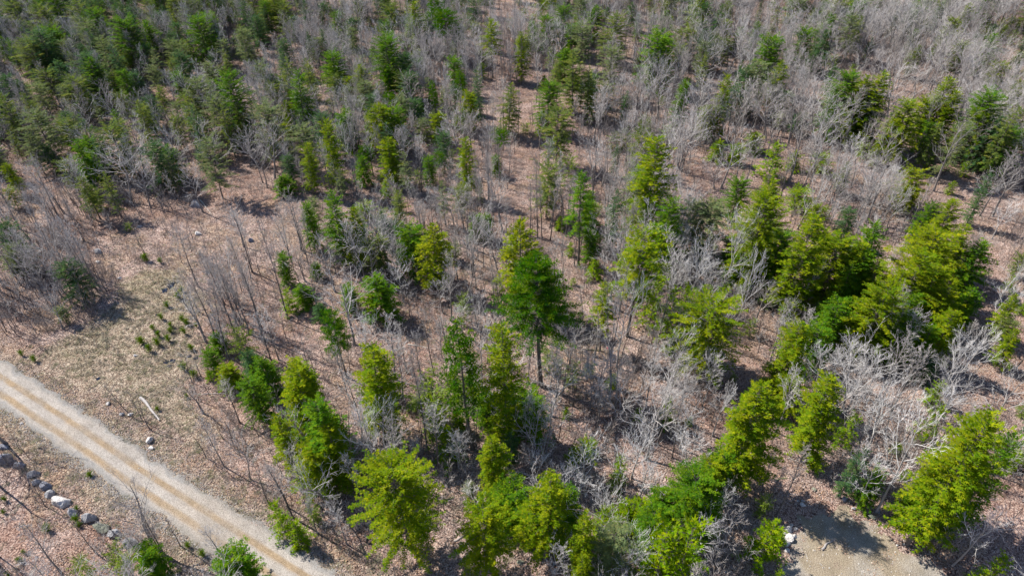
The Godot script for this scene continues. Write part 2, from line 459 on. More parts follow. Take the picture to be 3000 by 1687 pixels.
func make_variants() -> void:
	var yel := [lin(0.175, 0.240, 0.007), lin(0.070, 0.150, 0.008), lin(0.275, 0.290, 0.010)]  # third tone is a sunlit-tip colour, painted on sprays at random
	var grn := [lin(0.098, 0.205, 0.009), lin(0.034, 0.115, 0.012), lin(0.165, 0.245, 0.008)]
	var oli := [lin(0.150, 0.190, 0.034), lin(0.068, 0.125, 0.040), lin(0.215, 0.230, 0.036)]
	var drk := [lin(0.062, 0.135, 0.048), lin(0.025, 0.080, 0.038), lin(0.115, 0.170, 0.045)]
	var pin := [lin(0.095, 0.225, 0.008), lin(0.036, 0.135, 0.015), lin(0.190, 0.260, 0.010)]
	var faded := [lin(0.150, 0.185, 0.075), lin(0.085, 0.130, 0.068), lin(0.200, 0.210, 0.080)]
	var brt := [lin(0.175, 0.270, 0.006), lin(0.090, 0.200, 0.008), lin(0.260, 0.295, 0.008)]
	var gold := [lin(0.215, 0.255, 0.008), lin(0.105, 0.175, 0.010), lin(0.300, 0.300, 0.012)]
	var hem := {"rise": 0.18, "droop": 0.32, "spray": 0.52, "step": 0.235}
	variants = {
		"H": [conifer(hem.merged({"h": 12.0, "r": 2.0, "base": 0.10, "shape": "spire", "n": 112, "pal": yel, "seed": 1})),
			conifer(hem.merged({"h": 12.0, "r": 2.8, "base": 0.12, "shape": "cone", "n": 128, "pal": yel, "seed": 2})),
			conifer(hem.merged({"h": 12.0, "r": 3.0, "base": 0.16, "shape": "egg", "n": 112, "pal": yel, "seed": 3})),
			conifer(hem.merged({"h": 12.0, "r": 3.7, "base": 0.12, "shape": "egg", "n": 125, "pal": yel, "gap": 0.15, "seed": 4})),
			conifer(hem.merged({"h": 12.0, "r": 4.2, "base": 0.10, "shape": "cone", "n": 135, "pal": yel, "seed": 5})),
			conifer(hem.merged({"h": 16.0, "r": 3.8, "base": 0.12, "shape": "egg", "n": 170, "pal": yel, "gap": 0.18, "seed": 6})),
			conifer(hem.merged({"h": 16.0, "r": 4.6, "base": 0.08, "shape": "cone", "n": 185, "pal": yel, "gap": 0.2, "seed": 7})),
			conifer(hem.merged({"h": 9.0, "r": 2.6, "base": 0.08, "shape": "egg", "n": 95, "pal": yel, "seed": 8})),
			conifer(hem.merged({"h": 9.0, "r": 1.9, "base": 0.10, "shape": "cone", "n": 90, "pal": yel, "seed": 9})),
			conifer(hem.merged({"h": 13.0, "r": 3.2, "base": 0.20, "shape": "cone", "n": 120, "pal": yel, "gap": 0.2, "seed": 10}))],
		"T": [conifer(hem.merged({"h": 14.0, "r": 2.6, "base": 0.42, "shape": "egg", "n": 70, "pal": yel, "gap": 0.14, "seed": 11})),
			conifer(hem.merged({"h": 14.0, "r": 3.4, "base": 0.36, "shape": "cone", "n": 76, "pal": yel, "gap": 0.14, "seed": 12})),
			conifer(hem.merged({"h": 14.0, "r": 2.0, "base": 0.40, "shape": "spire", "n": 64, "pal": grn, "gap": 0.14, "seed": 13}))],
		"G": [conifer(hem.merged({"h": 11.0, "r": 1.8, "base": 0.08, "shape": "spire", "n": 110, "pal": grn, "seed": 21})),
			conifer(hem.merged({"h": 11.0, "r": 2.6, "base": 0.08, "shape": "cone", "n": 122, "pal": grn, "seed": 22})),
			conifer(hem.merged({"h": 11.0, "r": 3.2, "base": 0.10, "shape": "egg", "n": 118, "pal": grn, "seed": 23})),
			conifer(hem.merged({"h": 11.0, "r": 3.8, "base": 0.08, "shape": "cone", "n": 128, "pal": grn, "seed": 24})),
			conifer(hem.merged({"h": 7.0, "r": 2.2, "base": 0.05, "shape": "egg", "n": 85, "pal": grn, "seed": 25})),
			conifer(hem.merged({"h": 7.0, "r": 2.6, "base": 0.05, "shape": "cone", "n": 85, "pal": grn, "seed": 26})),
			conifer(hem.merged({"h": 14.0, "r": 3.4, "base": 0.12, "shape": "egg", "n": 150, "pal": grn, "seed": 27}))],
		"O": [conifer(hem.merged({"h": 12.0, "r": 1.9, "base": 0.14, "shape": "spire", "n": 80, "pal": oli, "gap": 0.14, "seed": 31})),
			conifer(hem.merged({"h": 12.0, "r": 2.7, "base": 0.12, "shape": "cone", "n": 95, "pal": oli, "gap": 0.1, "seed": 32})),
			conifer(hem.merged({"h": 12.0, "r": 3.4, "base": 0.14, "shape": "egg", "n": 90, "pal": oli, "gap": 0.1, "seed": 33}))],
		"D": [conifer({"h": 11.0, "r": 1.7, "base": 0.08, "shape": "spire", "n": 105, "rise": 0.1, "droop": 0.25, "spray": 0.42, "step": 0.22, "pal": drk, "seed": 41}),
			conifer({"h": 11.0, "r": 2.4, "base": 0.07, "shape": "cone", "n": 120, "rise": 0.1, "droop": 0.28, "spray": 0.45, "step": 0.22, "pal": drk, "seed": 42}),
			conifer({"h": 11.0, "r": 3.0, "base": 0.10, "shape": "egg", "n": 110, "rise": 0.12, "droop": 0.28, "spray": 0.45, "step": 0.23, "pal": drk, "seed": 43}),
			conifer({"h": 11.0, "r": 3.6, "base": 0.08, "shape": "cone", "n": 120, "rise": 0.1, "droop": 0.28, "spray": 0.46, "step": 0.23, "pal": drk, "seed": 44})],
		"Q": [conifer(hem.merged({"h": 10.0, "r": 1.7, "base": 0.2, "shape": "spire", "n": 62, "pal": faded, "gap": 0.22, "spray": 0.5, "seed": 51}, true)),
			conifer(hem.merged({"h": 10.0, "r": 2.5, "base": 0.15, "shape": "egg", "n": 66, "pal": faded, "gap": 0.22, "spray": 0.5, "seed": 52}, true))],
		"P": [conifer({"h": 16.0, "r": 3.0, "base": 0.42, "shape": "cone", "n": 100, "rise": 0.16, "droop": 0.12, "spray": 0.66, "step": 0.34, "pal": pin, "tuft": true, "inner": 0.4, "gap": 0.1, "seed": 61}),
			conifer({"h": 16.0, "r": 2.2, "base": 0.34, "shape": "spire", "n": 100, "rise": 0.2, "droop": 0.12, "spray": 0.66, "step": 0.34, "pal": pin, "tuft": true, "inner": 0.4, "gap": 0.1, "seed": 62}),
			conifer({"h": 16.0, "r": 3.6, "base": 0.52, "shape": "egg", "n": 100, "rise": 0.2, "droop": 0.14, "spray": 0.66, "step": 0.32, "pal": pin, "tuft": true, "inner": 0.35, "gap": 0.08, "seed": 63})],
		"X": [conifer({"h": 19.3, "r": 5.6, "base": 0.50, "shape": "pagoda", "n": 150, "layers": 8.0, "rise": 0.14, "droop": 0.06, "spray": 0.66, "step": 0.30, "pal": pin, "tuft": true, "inner": 0.3, "gap": 0.04, "bole": 0.30, "seed": 65})],
		"S": [conifer({"h": 16.0, "r": 3.0, "base": 0.78, "shape": "egg", "n": 34, "rise": 0.2, "droop": 0.12, "spray": 0.55, "step": 0.3, "pal": pin, "tuft": true, "inner": 0.3, "bole": 0.15, "seed": 66})],
		"B": [conifer(hem.merged({"h": 3.6, "r": 1.7, "base": 0.04, "shape": "cone", "n": 60, "pal": brt, "spray": 0.5, "step": 0.26, "bole": 0.06, "seed": 71}, true)),
			conifer(hem.merged({"h": 3.6, "r": 1.2, "base": 0.04, "shape": "spire", "n": 56, "pal": brt, "spray": 0.42, "step": 0.24, "bole": 0.05, "seed": 72}, true)),
			conifer(hem.merged({"h": 3.6, "r": 2.4, "base": 0.04, "shape": "egg", "n": 56, "pal": brt, "spray": 0.5, "step": 0.28, "bole": 0.06, "seed": 73}, true))],
		"L": [conifer(hem.merged({"h": 3.6, "r": 1.8, "base": 0.05, "shape": "egg", "n": 34, "pal": [brt[0], oli[0], faded[0]], "gap": 0.25, "spray": 0.4, "bole": 0.05, "seed": 75}, true))],
		"Y": [conifer(hem.merged({"h": 8.0, "r": 1.9, "base": 0.10, "shape": "cone", "n": 85, "pal": gold, "spray": 0.55, "seed": 77}, true)),
			conifer(hem.merged({"h": 8.0, "r": 2.6, "base": 0.14, "shape": "egg", "n": 75, "pal": gold, "spray": 0.55, "gap": 0.15, "seed": 78}, true))],
		"Z": [conifer({"h": 1.1, "r": 0.5, "base": 0.03, "shape": "egg", "n": 52, "rise": 0.7, "droop": 0.1, "spray": 0.24, "step": 0.12, "pal": brt, "tuft": true, "inner": 0.2, "bole": 0.02, "seed": 81}),
			conifer({"h": 1.1, "r": 0.55, "base": 0.03, "shape": "egg", "n": 56, "rise": 0.6, "droop": 0.1, "spray": 0.24, "step": 0.12, "pal": brt, "tuft": true, "inner": 0.2, "bole": 0.02, "seed": 82})],
	}
	var grey := Color(0.21, 0.195, 0.185)
	var dark := Color(0.11, 0.10, 0.10)
	var ash := Color(0.52, 0.505, 0.50)
	var fawn := Color(0.36, 0.325, 0.305)
	var broad := {"bole": 0.17, "wander": 0.13, "limbs": 13, "base": 0.34, "up0": 0.35, "up1": 1.3, "kids": [6, 4], "twist": 0.2, "lift": 0.2, "fine": 1, "bark": grey, "pale": ash, "thin": 0.0105}
	var pole := {"bole": 0.12, "wander": 0.045, "limbs": 20, "base": 0.42, "up0": 0.7, "up1": 2.0, "kids": [4, 4], "twist": 0.14, "lift": 0.22, "fine": 3, "bark": dark, "pale": fawn, "thin": 0.012}
	var thin := {"bole": 0.045, "wander": 0.07, "limbs": 9, "base": 0.25, "up0": 0.8, "up1": 1.8, "kids": [5], "twist": 0.15, "lift": 0.2, "fine": 1, "bark": Color(0.12, 0.105, 0.10), "pale": fawn, "thin": 0.010}
	variants["b"] = []
	for k in 7:
		variants["b"].append(bare(broad.merged({"h": 11.0, "r": [3.0, 3.6, 2.6, 4.0, 3.2, 3.6, 2.8][k], "fork": 0.86, "limbs": [12, 14, 11, 15, 13, 12, 14][k], "seed": 100 + k, "pale": ash.lerp(fawn, [0.0, 0.3, 0.8, 0.1, 0.6, 0.2, 1.0][k])}, true)))
	variants["w"] = []
	for k in 4:
		variants["w"].append(bare(broad.merged({"h": 11.0, "r": [3.6, 4.2, 3.2, 3.9][k], "fork": 0.84, "limbs": [12, 14, 11, 13][k], "twist": 0.3, "kids": [7, 5], "thin": 0.013, "bark": Color(0.30, 0.285, 0.28), "pale": Color(0.60, 0.59, 0.59), "seed": 190 + k}, true)))
	variants["a"] = []
	for k in 7:
		variants["a"].append(bare(pole.merged({"h": 11.0, "r": [1.5, 1.9, 1.3, 1.7, 2.1, 1.5, 1.8][k], "base": [0.42, 0.36, 0.5, 0.3, 0.45, 0.55, 0.38][k], "bark": dark.lerp(grey, [0.0, 0.7, 0.2, 1.0, 0.4, 0.0, 0.9][k]), "pale": fawn.lerp(ash, [0.2, 0.8, 0.0, 0.9, 0.4, 0.6, 0.3][k]), "seed": 120 + k}, true)))
	variants["m"] = []
	for k in 2:
		variants["m"].append(bare(pole.merged({"h": 11.0, "r": 1.4, "stems": 3, "limbs": 10, "base": 0.45, "seed": 140 + k, "bark": dark, "bole": 0.15}, true)))
	variants["t"] = []
	for k in 5:
		variants["t"].append(bare(thin.merged({"h": 4.5, "r": [0.7, 0.9, 0.6, 1.0, 0.8][k], "seed": 150 + k, "pale": Color(0.24, 0.205, 0.19).lerp(ash, [0.0, 0.5, 0.1, 0.8, 0.3][k])}, true)))
	variants["s"] = []
	for k in 4:
		variants["s"].append(bare(thin.merged({"h": 2.4, "r": 0.7, "stems": 6, "limbs": 4, "base": 0.3, "kids": [4], "bole": 0.04, "seed": 170 + k, "pale": Color(0.23, 0.18, 0.165).lerp(fawn, k / 3.0)}, true)))

var records: Array = []
var groups_of := {
	"H": ["hemlock_tree", "hemlock", "yellow-green hemlocks of the wood"], "T": ["hemlock_tree", "hemlock", "high-crowned hemlocks of the wood"],
	"G": ["hemlock_tree", "hemlock", "green hemlocks of the wood"], "O": ["conifer_tree", "conifer", "olive conifers of the wood"],
	"D": ["spruce_tree", "spruce", "dark spruces of the wood"], "Q": ["fir_tree", "fir", "thin faded firs of the wood"],
	"P": ["pine_tree", "pine", "bright green pines of the wood"], "X": ["pine_tree", "pine", ""], "S": ["pine_tree", "pine", "pines with a small tuft on a bare pole"],
	"B": ["hemlock_bush", "bush", "low bright hemlock bushes"], "L": ["evergreen_shrub", "shrub", "pale loose evergreen shrubs"],
	"Y": ["cedar_tree", "cedar", "golden cedars of the wood"], "Z": ["pine_seedling", "seedling", "knee-high pine seedlings"],
	"w": ["bare_tree", "tree", "spreading silvery leafless trees"], "b": ["bare_tree", "tree", "spreading leafless trees"], "a": ["bare_pole_tree", "tree", "slender leafless pole trees"],
	"m": ["bare_pole_tree", "tree", "clumped leafless pole trees"], "t": ["bare_sapling", "sapling", "leafless saplings"], "s": ["bare_shrub", "shrub", "leafless shrubs"]}
var looks := {
	"H": "yellow-green hemlock", "T": "bare-legged yellow-green hemlock", "G": "fresh green hemlock", "O": "dull olive conifer",
	"D": "dark blue-green spruce", "Q": "thin faded grey-green fir", "P": "bright green pine", "S": "tuft-topped bare-pole pine",
	"B": "low bright green hemlock bush", "L": "pale loose evergreen shrub", "Y": "golden yellow cedar", "Z": "knee-high bright pine seedling",
	"w": "spreading silver-white leafless tree", "b": "spreading pale leafless tree", "a": "slender leafless pole tree", "m": "clump of leafless pole stems", "t": "thin leafless sapling", "s": "brown leafless many-stemmed shrub"}

var short := {"H": "hemlock", "T": "hemlock", "G": "green hemlock", "O": "olive conifer", "D": "dark spruce", "Q": "faded fir", "P": "pine", "X": "the tallest pine", "S": "tufted pine", "B": "bright bush", "L": "pale shrub", "Y": "golden cedar"}

func size_of(kind: String, h: float, slim: float) -> String:
	var w := ""
	if kind in ["B", "L", "Z", "s"]:
		w = "taller" if h > {"B": 3.6, "L": 3.0, "Z": 1.0, "s": 2.2}[kind] else "lower"
	elif kind == "t":
		w = "taller" if h > 4.6 else "shorter"
	elif kind != "X":
		w = "towering" if h > 14.0 else ("tall" if h > 11.0 else ("middling" if h > 8.0 else ("small" if h > 5.0 else "dwarf")))
	if kind in ["H", "T", "G", "O", "D", "P", "Q", "Y", "B", "b", "w", "a"]:
		var m: float = {"B": 0.45, "b": 0.30, "w": 0.30, "a": 0.16}.get(kind, 0.245)
		w += " narrow" if slim < m * 0.78 else (" broad" if slim > m * 1.28 else "")
	return w.strip_edges()

func write_labels() -> void:
	var grid := {}
	for r in records:
		if short.has(r[1]):
			var k := Vector2i((r[2] / 6.0).floor())
			if not grid.has(k):
				grid[k] = []
			grid[k].append(r)
	for r in records:
		var g: Array = groups_of[r[1]]
		if r[5]:
			tag(r[0], r[5], g[1], g[2])
			continue
		var near: Array = []
		var k := Vector2i((r[2] / 6.0).floor())
		for a in range(-1, 2):
			for b in range(-1, 2):
				for q in grid.get(k + Vector2i(a, b), []):
					if q[0] != r[0]:
						near.append([q[2].distance_to(r[2]), q])
		near.sort_custom(func(x, y): return x[0] < y[0])
		var label: String = size_of(r[1], r[3], r[4]) + " " + looks[r[1]]
		var n := 0
		for q in near:
			if q[0] > 6.0 or n == 2 or (n == 1 and label.replace("-", " ").split(" ").size() > 8):
				break
			if q[1][1] == "X":
				label += (" near " if n == 0 else " and ") + "the tallest pine"
			else:
				label += (" near a " if n == 0 else " and a ") + (size_of(q[1][1], q[1][3], 0.0).split(" ")[0] if n == 0 else "") + (" " if n == 0 else "") + short[q[1][1]]
			n += 1
		var place := where(r[2], n)
		if (label + " " + place).replace("-", " ").split(" ").size() <= 16:
			label += " " + place
		tag(r[0], label, g[1], g[2])

func where(p: Vector2, n: int) -> String:
	var best := ""
	var bd := 1e9
	for m in marks:
		var d: float = p.distance_to(Vector2(m[0].x, m[0].z))
		if d < m[1] and d / m[1] < bd:
			bd = d / m[1]
			best = m[2]
	if best:
		return best
	var rd := road_dist(p.x, p.y)
	if rd < 8.0:
		return "by the gravel road"
	if Geometry2D.is_point_in_polygon(p, field_poly):
		return "on the grassy field"
	for e in quiet:
		if Vector2((p.x - e[0].x) / (e[1] + 3.0), (p.y - e[0].y) / (e[2] + 3.0)).length() < 1.0:
			return "at a leafy gap"
	if rd > 130.0:
		return "very far from the road"
	if rd > 85.0:
		return "far from the road"
	if n == 0:
		return "standing among bare trees"
	return "in the wood"

func plant(kind: String, p: Vector3, h: float, r: float, own_label := "", turn := -1.0) -> Node3D:
	var set_: Array = variants[kind]
	# the variant whose proportions fit best
	var best := 0
	if r > 0.0:
		var bd := 1e9
		for i in set_.size():
			var d: float = absf(log((set_[i].r / set_[i].h) / (r / h))) + 0.5 * absf(log(set_[i].h / h)) + rng.randf() * 0.3
			if d < bd:
				bd = d
				best = i
	else:
		best = rng.randi() % set_.size()
	var va: Dictionary = set_[best]
	var sy: float = h / va.h
	var sx: float = r / va.r if r > 0.0 else sy * rng.randf_range(0.85, 1.15)
	sx = clampf(sx, sy * 0.6, sy * 1.7)
	var g: Array = groups_of[kind]
	var o: Node3D
	if va.has("root"):
		o = va.root.duplicate()
	else:
		o = Node3D.new()
		part(o, "trunk", va.trunk)
		part(o, "crown", va.crown)
		va.root = o
	o.name = numbered(g[0])
	o.position = on_ground(p)
	o.rotation = Vector3(rng.randf_range(-0.05, 0.05), turn if turn >= 0.0 else rng.randf() * TAU, rng.randf_range(-0.05, 0.05))
	o.scale = Vector3(sx, sy, sx)
	records.append([o, kind, Vector2(p.x, p.z), h, (r if r > 0.0 else va.r * sx) / h, own_label])
	add_child(o)
	taken.append(Vector2(p.x, p.z))
	return o

# ---------------------------------------------------------------- rocks, logs, small things
func rock_mesh(seed_: int, tint: Color) -> ArrayMesh:
	var r := RandomNumberGenerator.new()
	r.seed = seed_
	var nz := FastNoiseLite.new()
	nz.seed = seed_
	nz.frequency = 0.9
	var cuts: Array = []
	for k in 13:
		var d := Vector3(r.randf_range(-1, 1), r.randf_range(-0.3, 1), r.randf_range(-1, 1)).normalized()
		cuts.append([d, r.randf_range(0.5, 0.8)])
	var st := SurfaceTool.new()
	st.begin(Mesh.PRIMITIVE_TRIANGLES)
	st.set_smooth_group(-1)
	var la := 14
	var lo := 20
	var P := func(i: int, j: int) -> Vector3:
		var th := PI * i / la
		var ph := TAU * (j % lo) / lo
		var p := Vector3(sin(th) * cos(ph), cos(th), sin(th) * sin(ph))
		for c in cuts:
			var e: float = p.dot(c[0]) - c[1]
			if e > 0.0:
				p -= c[0] * e * 0.98
		return p * (1.0 + nz.get_noise_3dv(p * 1.6) * 0.2 + nz.get_noise_3dv(p * 5.0) * 0.06)
	for i in la:
		for j in lo:
			var q := [P.call(i, j), P.call(i, j + 1), P.call(i + 1, j + 1), P.call(i + 1, j)]
			for k in [0, 1, 2, 0, 2, 3]:
				st.set_color(tint)
				st.add_vertex(q[k])
	st.index()
	st.generate_normals()
	var m := st.commit()
	m.surface_set_material(0, M.rock)
	return m

var rock_sets := {}
func put_rock(t: int, cx: float, cy: float, w: float, h: float, label: String, look: String, group: String, called := "boulder") -> void:
	var g := gp(tx2(t, cx), ty2(t, cy + h * 0.28))
	var dep := (g - Vector3(0, CAM_H, 0)).dot(fwd)
	var rw := w / 2.575 * dep / FOCAL * 0.5
	var rh := h / 2.575 * dep / FOCAL * 0.5
	if not rock_sets.has(look):
		var c: Color = {"grey": Color(0.44, 0.44, 0.45), "blue": Color(0.29, 0.30, 0.345), "pale": Color(0.72, 0.69, 0.65), "moss": Color(0.30, 0.31, 0.24)}[look]
		rock_sets[look] = [rock_mesh(hash(look) % 997, c), rock_mesh(hash(look) % 997 + 3, c), rock_mesh(hash(look) % 997 + 5, c), rock_mesh(hash(look) % 997 + 8, c)]
	var o := MeshInstance3D.new()
	o.name = numbered(called)
	o.mesh = rock_sets[look][rng.randi() % 4]
	var y := rh * 1.15
	o.position = on_ground(g) + Vector3(0, y * 0.45, 0)
	o.scale = Vector3(rw * 1.2, y, maxf(rh * 1.15, rw * 0.8))
	o.rotation.y = rng.randf_range(-0.5, 0.5) + (PI if rng.randf() < 0.5 else 0.0)
	tag(o, label, "rock" if called == "stone" else "boulder", group)
	add_child(o)

func log_between(t: int, x0: float, y0: float, x1: float, y1: float, r: float, col: Color, called: String, label: String, cat: String, twigs: int) -> void:
	var a := on_ground(gp(tx2(t, x0), ty2(t, y0))) + Vector3(0, r * 0.7, 0)
	var b := on_ground(gp(tx2(t, x1), ty2(t, y1))) + Vector3(0, r * 0.5, 0)
	var root := Node3D.new()
	root.name = numbered(called)
	root.position = a
	add_child(root)
	var s := Soup.new()
	var pts: Array = []
	var rad: Array = []
	for k in 9:
		var q := k / 8.0
		pts.append((b - a) * q + Vector3(sin(q * 9.0), sin(q * 13.0) * 0.3, cos(q * 7.0)) * r * 0.5)
		rad.append(r * lerpf(1.0, 0.45, q) * rng.randf_range(0.9, 1.1))
	s.tube(pts, rad, 8, col)
	for k in 8:
		s.tri(pts[0], pts[0] + Vector3(0, cos(TAU * k / 8.0), sin(TAU * k / 8.0)) * r * 0.95, pts[0] + Vector3(0, cos(TAU * (k + 1) / 8.0), sin(TAU * (k + 1) / 8.0)) * r * 0.95, col * 1.3)
	part(root, "log", s.mesh(M.bark))
	if twigs > 0:
		var w := Soup.new()
		for k in twigs:
			var q := rng.randf_range(0.3, 1.0)
			var p := (b - a) * q
			w.twig(p, p + Vector3(rng.randf_range(-1, 1), rng.randf_range(0.2, 1), rng.randf_range(-1, 1)) * rng.randf_range(0.4, 1.1), r * 0.2, col)
		part(root, "branch", w.mesh(M.bark))
	tag(root, label, cat)

func sheet(called: String, cx: float, cz: float, rx: float, rz: float, mat: Material, seed_: int) -> void:
	var st := SurfaceTool.new()
	st.begin(Mesh.PRIMITIVE_TRIANGLES)
	var r := RandomNumberGenerator.new()
	r.seed = seed_
	var y := ground_y(cx, cz) + 0.035
	var ring: Array = []
	for k in 18:
		var a := TAU * k / 18.0
		var q := r.randf_range(0.55, 1.15)
		ring.append(Vector3(cx + cos(a) * rx * q, y, cz + sin(a) * rz * q))
	for k in 18:
		for v in [Vector3(cx, y, cz), ring[k], ring[(k + 1) % 18]]:
			st.set_normal(Vector3.UP)
			st.add_vertex(v)
	var m := st.commit()
	m.surface_set_material(0, mat)
	structure(called, m)

# ---------------------------------------------------------------- ground
func ground_tint(x: float, z: float) -> Color:
	var n1 := patch_noise.get_noise_2d(x, z)
	var n2 := patch_noise.get_noise_2d(x * 3.7 + 40.0, z * 3.7)
	var n3 := patch_noise.get_noise_2d(x * 11.0, z * 11.0 + 70.0)
	var c := Color(0.465, 0.395, 0.36).lerp(Color(0.35, 0.262, 0.222), clampf(0.5 + n1 * 1.3 + n2 * 0.9 + n3 * 0.6, 0, 1))
	c = c.lerp(Color(0.42, 0.345, 0.235), clampf(n2 * 1.4 - n1 - 0.25, 0, 0.5))
	var p := Vector2(x, z)
	var f := 0.0
	if x < 0.0 and z > -90.0 and z < -20.0:
		var inside := 1.0 if Geometry2D.is_point_in_polygon(p, field_poly) else -1.0
		var dist := 1e9
		for i in field_poly.size():
			dist = minf(dist, p.distance_to(Geometry2D.get_closest_point_to_segment(p, field_poly[i], field_poly[(i + 1) % field_poly.size()])))
		f = smoothstep(-2.5, 2.0, inside * dist + n2 * 3.0 + n3 * 1.5)
		f = maxf(f, smoothstep(6.0, 3.0, road_dist(x, z) + n2 * 2.0) * 0.8)
	c = c.lerp(Color(0.315, 0.295, 0.215).lerp(Color(0.385, 0.35, 0.285), clampf(0.5 + n3 * 1.5 + n1, 0, 1)), f)
	return c * (1.0 + n3 * 0.18)

func spaced(lo: float, hi: float, step: float, far: float) -> PackedFloat32Array:
	var a := PackedFloat32Array()
	var v := lo
	var s := step
	var left: Array = []
	while v > -far:
		s *= 1.5
		v -= s
		left.push_front(v)
	for q in left:
		a.append(q)
	v = lo
	while v <= hi:
		a.append(v)
		v += step
	s = step
	while v < far:
		a.append(v)
		s *= 1.5
		v += s
	return a

func build_ground() -> void:
	var xs := spaced(-165.0, 165.0, 0.75, 2500.0)
	var zs := spaced(-225.0, -22.0, 0.75, 2500.0)
	var v := PackedVector3Array()
	var c := PackedColorArray()
	var n := PackedVector3Array()
	var idx := PackedInt32Array()
	for z in zs:
		for x in xs:
			v.append(Vector3(x, ground_y(x, z), z))
			c.append(ground_tint(x, z))
	var w := xs.size()
	n.resize(v.size())
	for j in zs.size():
		for i in w:
			var a := v[j * w + maxi(i - 1, 0)]
			var b := v[j * w + mini(i + 1, w - 1)]
			var d := v[maxi(j - 1, 0) * w + i]
			var e := v[mini(j + 1, zs.size() - 1) * w + i]
			n[j * w + i] = (e - d).cross(b - a).normalized()
	for j in zs.size() - 1:
		for i in w - 1:
			var k := j * w + i
			idx.append_array([k, k + 1, k + w + 1, k, k + w + 1, k + w])
	var arr := []
	arr.resize(Mesh.ARRAY_MAX)
	arr[Mesh.ARRAY_VERTEX] = v
	arr[Mesh.ARRAY_NORMAL] = n
	arr[Mesh.ARRAY_COLOR] = c
	arr[Mesh.ARRAY_INDEX] = idx
	var m := ArrayMesh.new()
	m.add_surface_from_arrays(Mesh.PRIMITIVE_TRIANGLES, arr)
	m.surface_set_material(0, M.ground)
	structure("ground", m)

func build_road() -> void:
	var path: Array = []
	var cv := Curve2D.new()
	for p in road_pts:
		cv.add_point(p)
	path = Array(cv.tessellate_even_length(8, 0.4))
	var offs: Array = []
	for k in 37:
		offs.append(lerpf(-3.4, 3.4, k / 36.0))
	var v := PackedVector3Array()
	var c := PackedColorArray()
	var uvw := offs.size()
	for i in path.size():
		var d: Vector2 = (path[mini(i + 1, path.size() - 1)] - path[maxi(i - 1, 0)]).normalized()
		var nn := Vector2(-d.y, d.x)
		for o in offs:
			var p: Vector2 = path[i] + nn * o
			var wob := patch_noise.get_noise_2d(p.x * 6.0, p.y * 6.0)
			var wob2 := patch_noise.get_noise_2d(p.x * 20.0, p.y * 20.0)
			var e := absf(o + 0.2) + wob * 0.8 + wob2 * 0.45
			var rut := smoothstep(0.46, 0.20, absf(absf(o - 0.05) - 0.80 + wob * 0.12 + wob2 * 0.05))
			var y: float = 0.06 + 0.05 * (1.0 - o * o / 9.0) - 0.045 * rut + wob2 * 0.02
			y -= smoothstep(2.0, 2.8, e) * 0.22
			v.append(Vector3(p.x, y, p.y))
			var col := Color(0.36, 0.338, 0.312)
			col = col.lerp(Color(0.25, 0.247, 0.24), smoothstep(1.5, 2.0, e))
			col = col.lerp(Color(0.285, 0.222, 0.152), rut * clampf(0.95 + wob * 0.6, 0.6, 1.0))
			col = col.lerp(Color(0.30, 0.26, 0.20), smoothstep(2.1, 2.55, e))
			var wide := patch_noise.get_noise_2d(p.x * 1.7 + 15.0, p.y * 1.7)
			col = col.lerp(Color(0.31, 0.27, 0.22), clampf(wide * 1.2 - 0.15, 0.0, 0.3))
			c.append(col * (1.0 + wob * 0.22 + wob2 * 0.16))
	var n := PackedVector3Array()
	n.resize(v.size())
	var rows := path.size()
	for j in rows:
		for i in uvw:
			var t := v[mini(j + 1, rows - 1) * uvw + i] - v[maxi(j - 1, 0) * uvw + i]
			var s := v[j * uvw + mini(i + 1, uvw - 1)] - v[j * uvw + maxi(i - 1, 0)]
			var q := t.cross(s).normalized()
			n[j * uvw + i] = q if q.y > 0 else -q
	var idx := PackedInt32Array()
	for j in rows - 1:
		for i in uvw - 1:
			var k := j * uvw + i
			idx.append_array([k, k + uvw, k + uvw + 1, k, k + uvw + 1, k + 1])
	var arr := []
	arr.resize(Mesh.ARRAY_MAX)
	arr[Mesh.ARRAY_VERTEX] = v
	arr[Mesh.ARRAY_NORMAL] = n
	arr[Mesh.ARRAY_COLOR] = c
	arr[Mesh.ARRAY_INDEX] = idx
	var m := ArrayMesh.new()
	m.add_surface_from_arrays(Mesh.PRIMITIVE_TRIANGLES, arr)
	m.surface_set_material(0, M.road)
	structure("dirt_road", m)

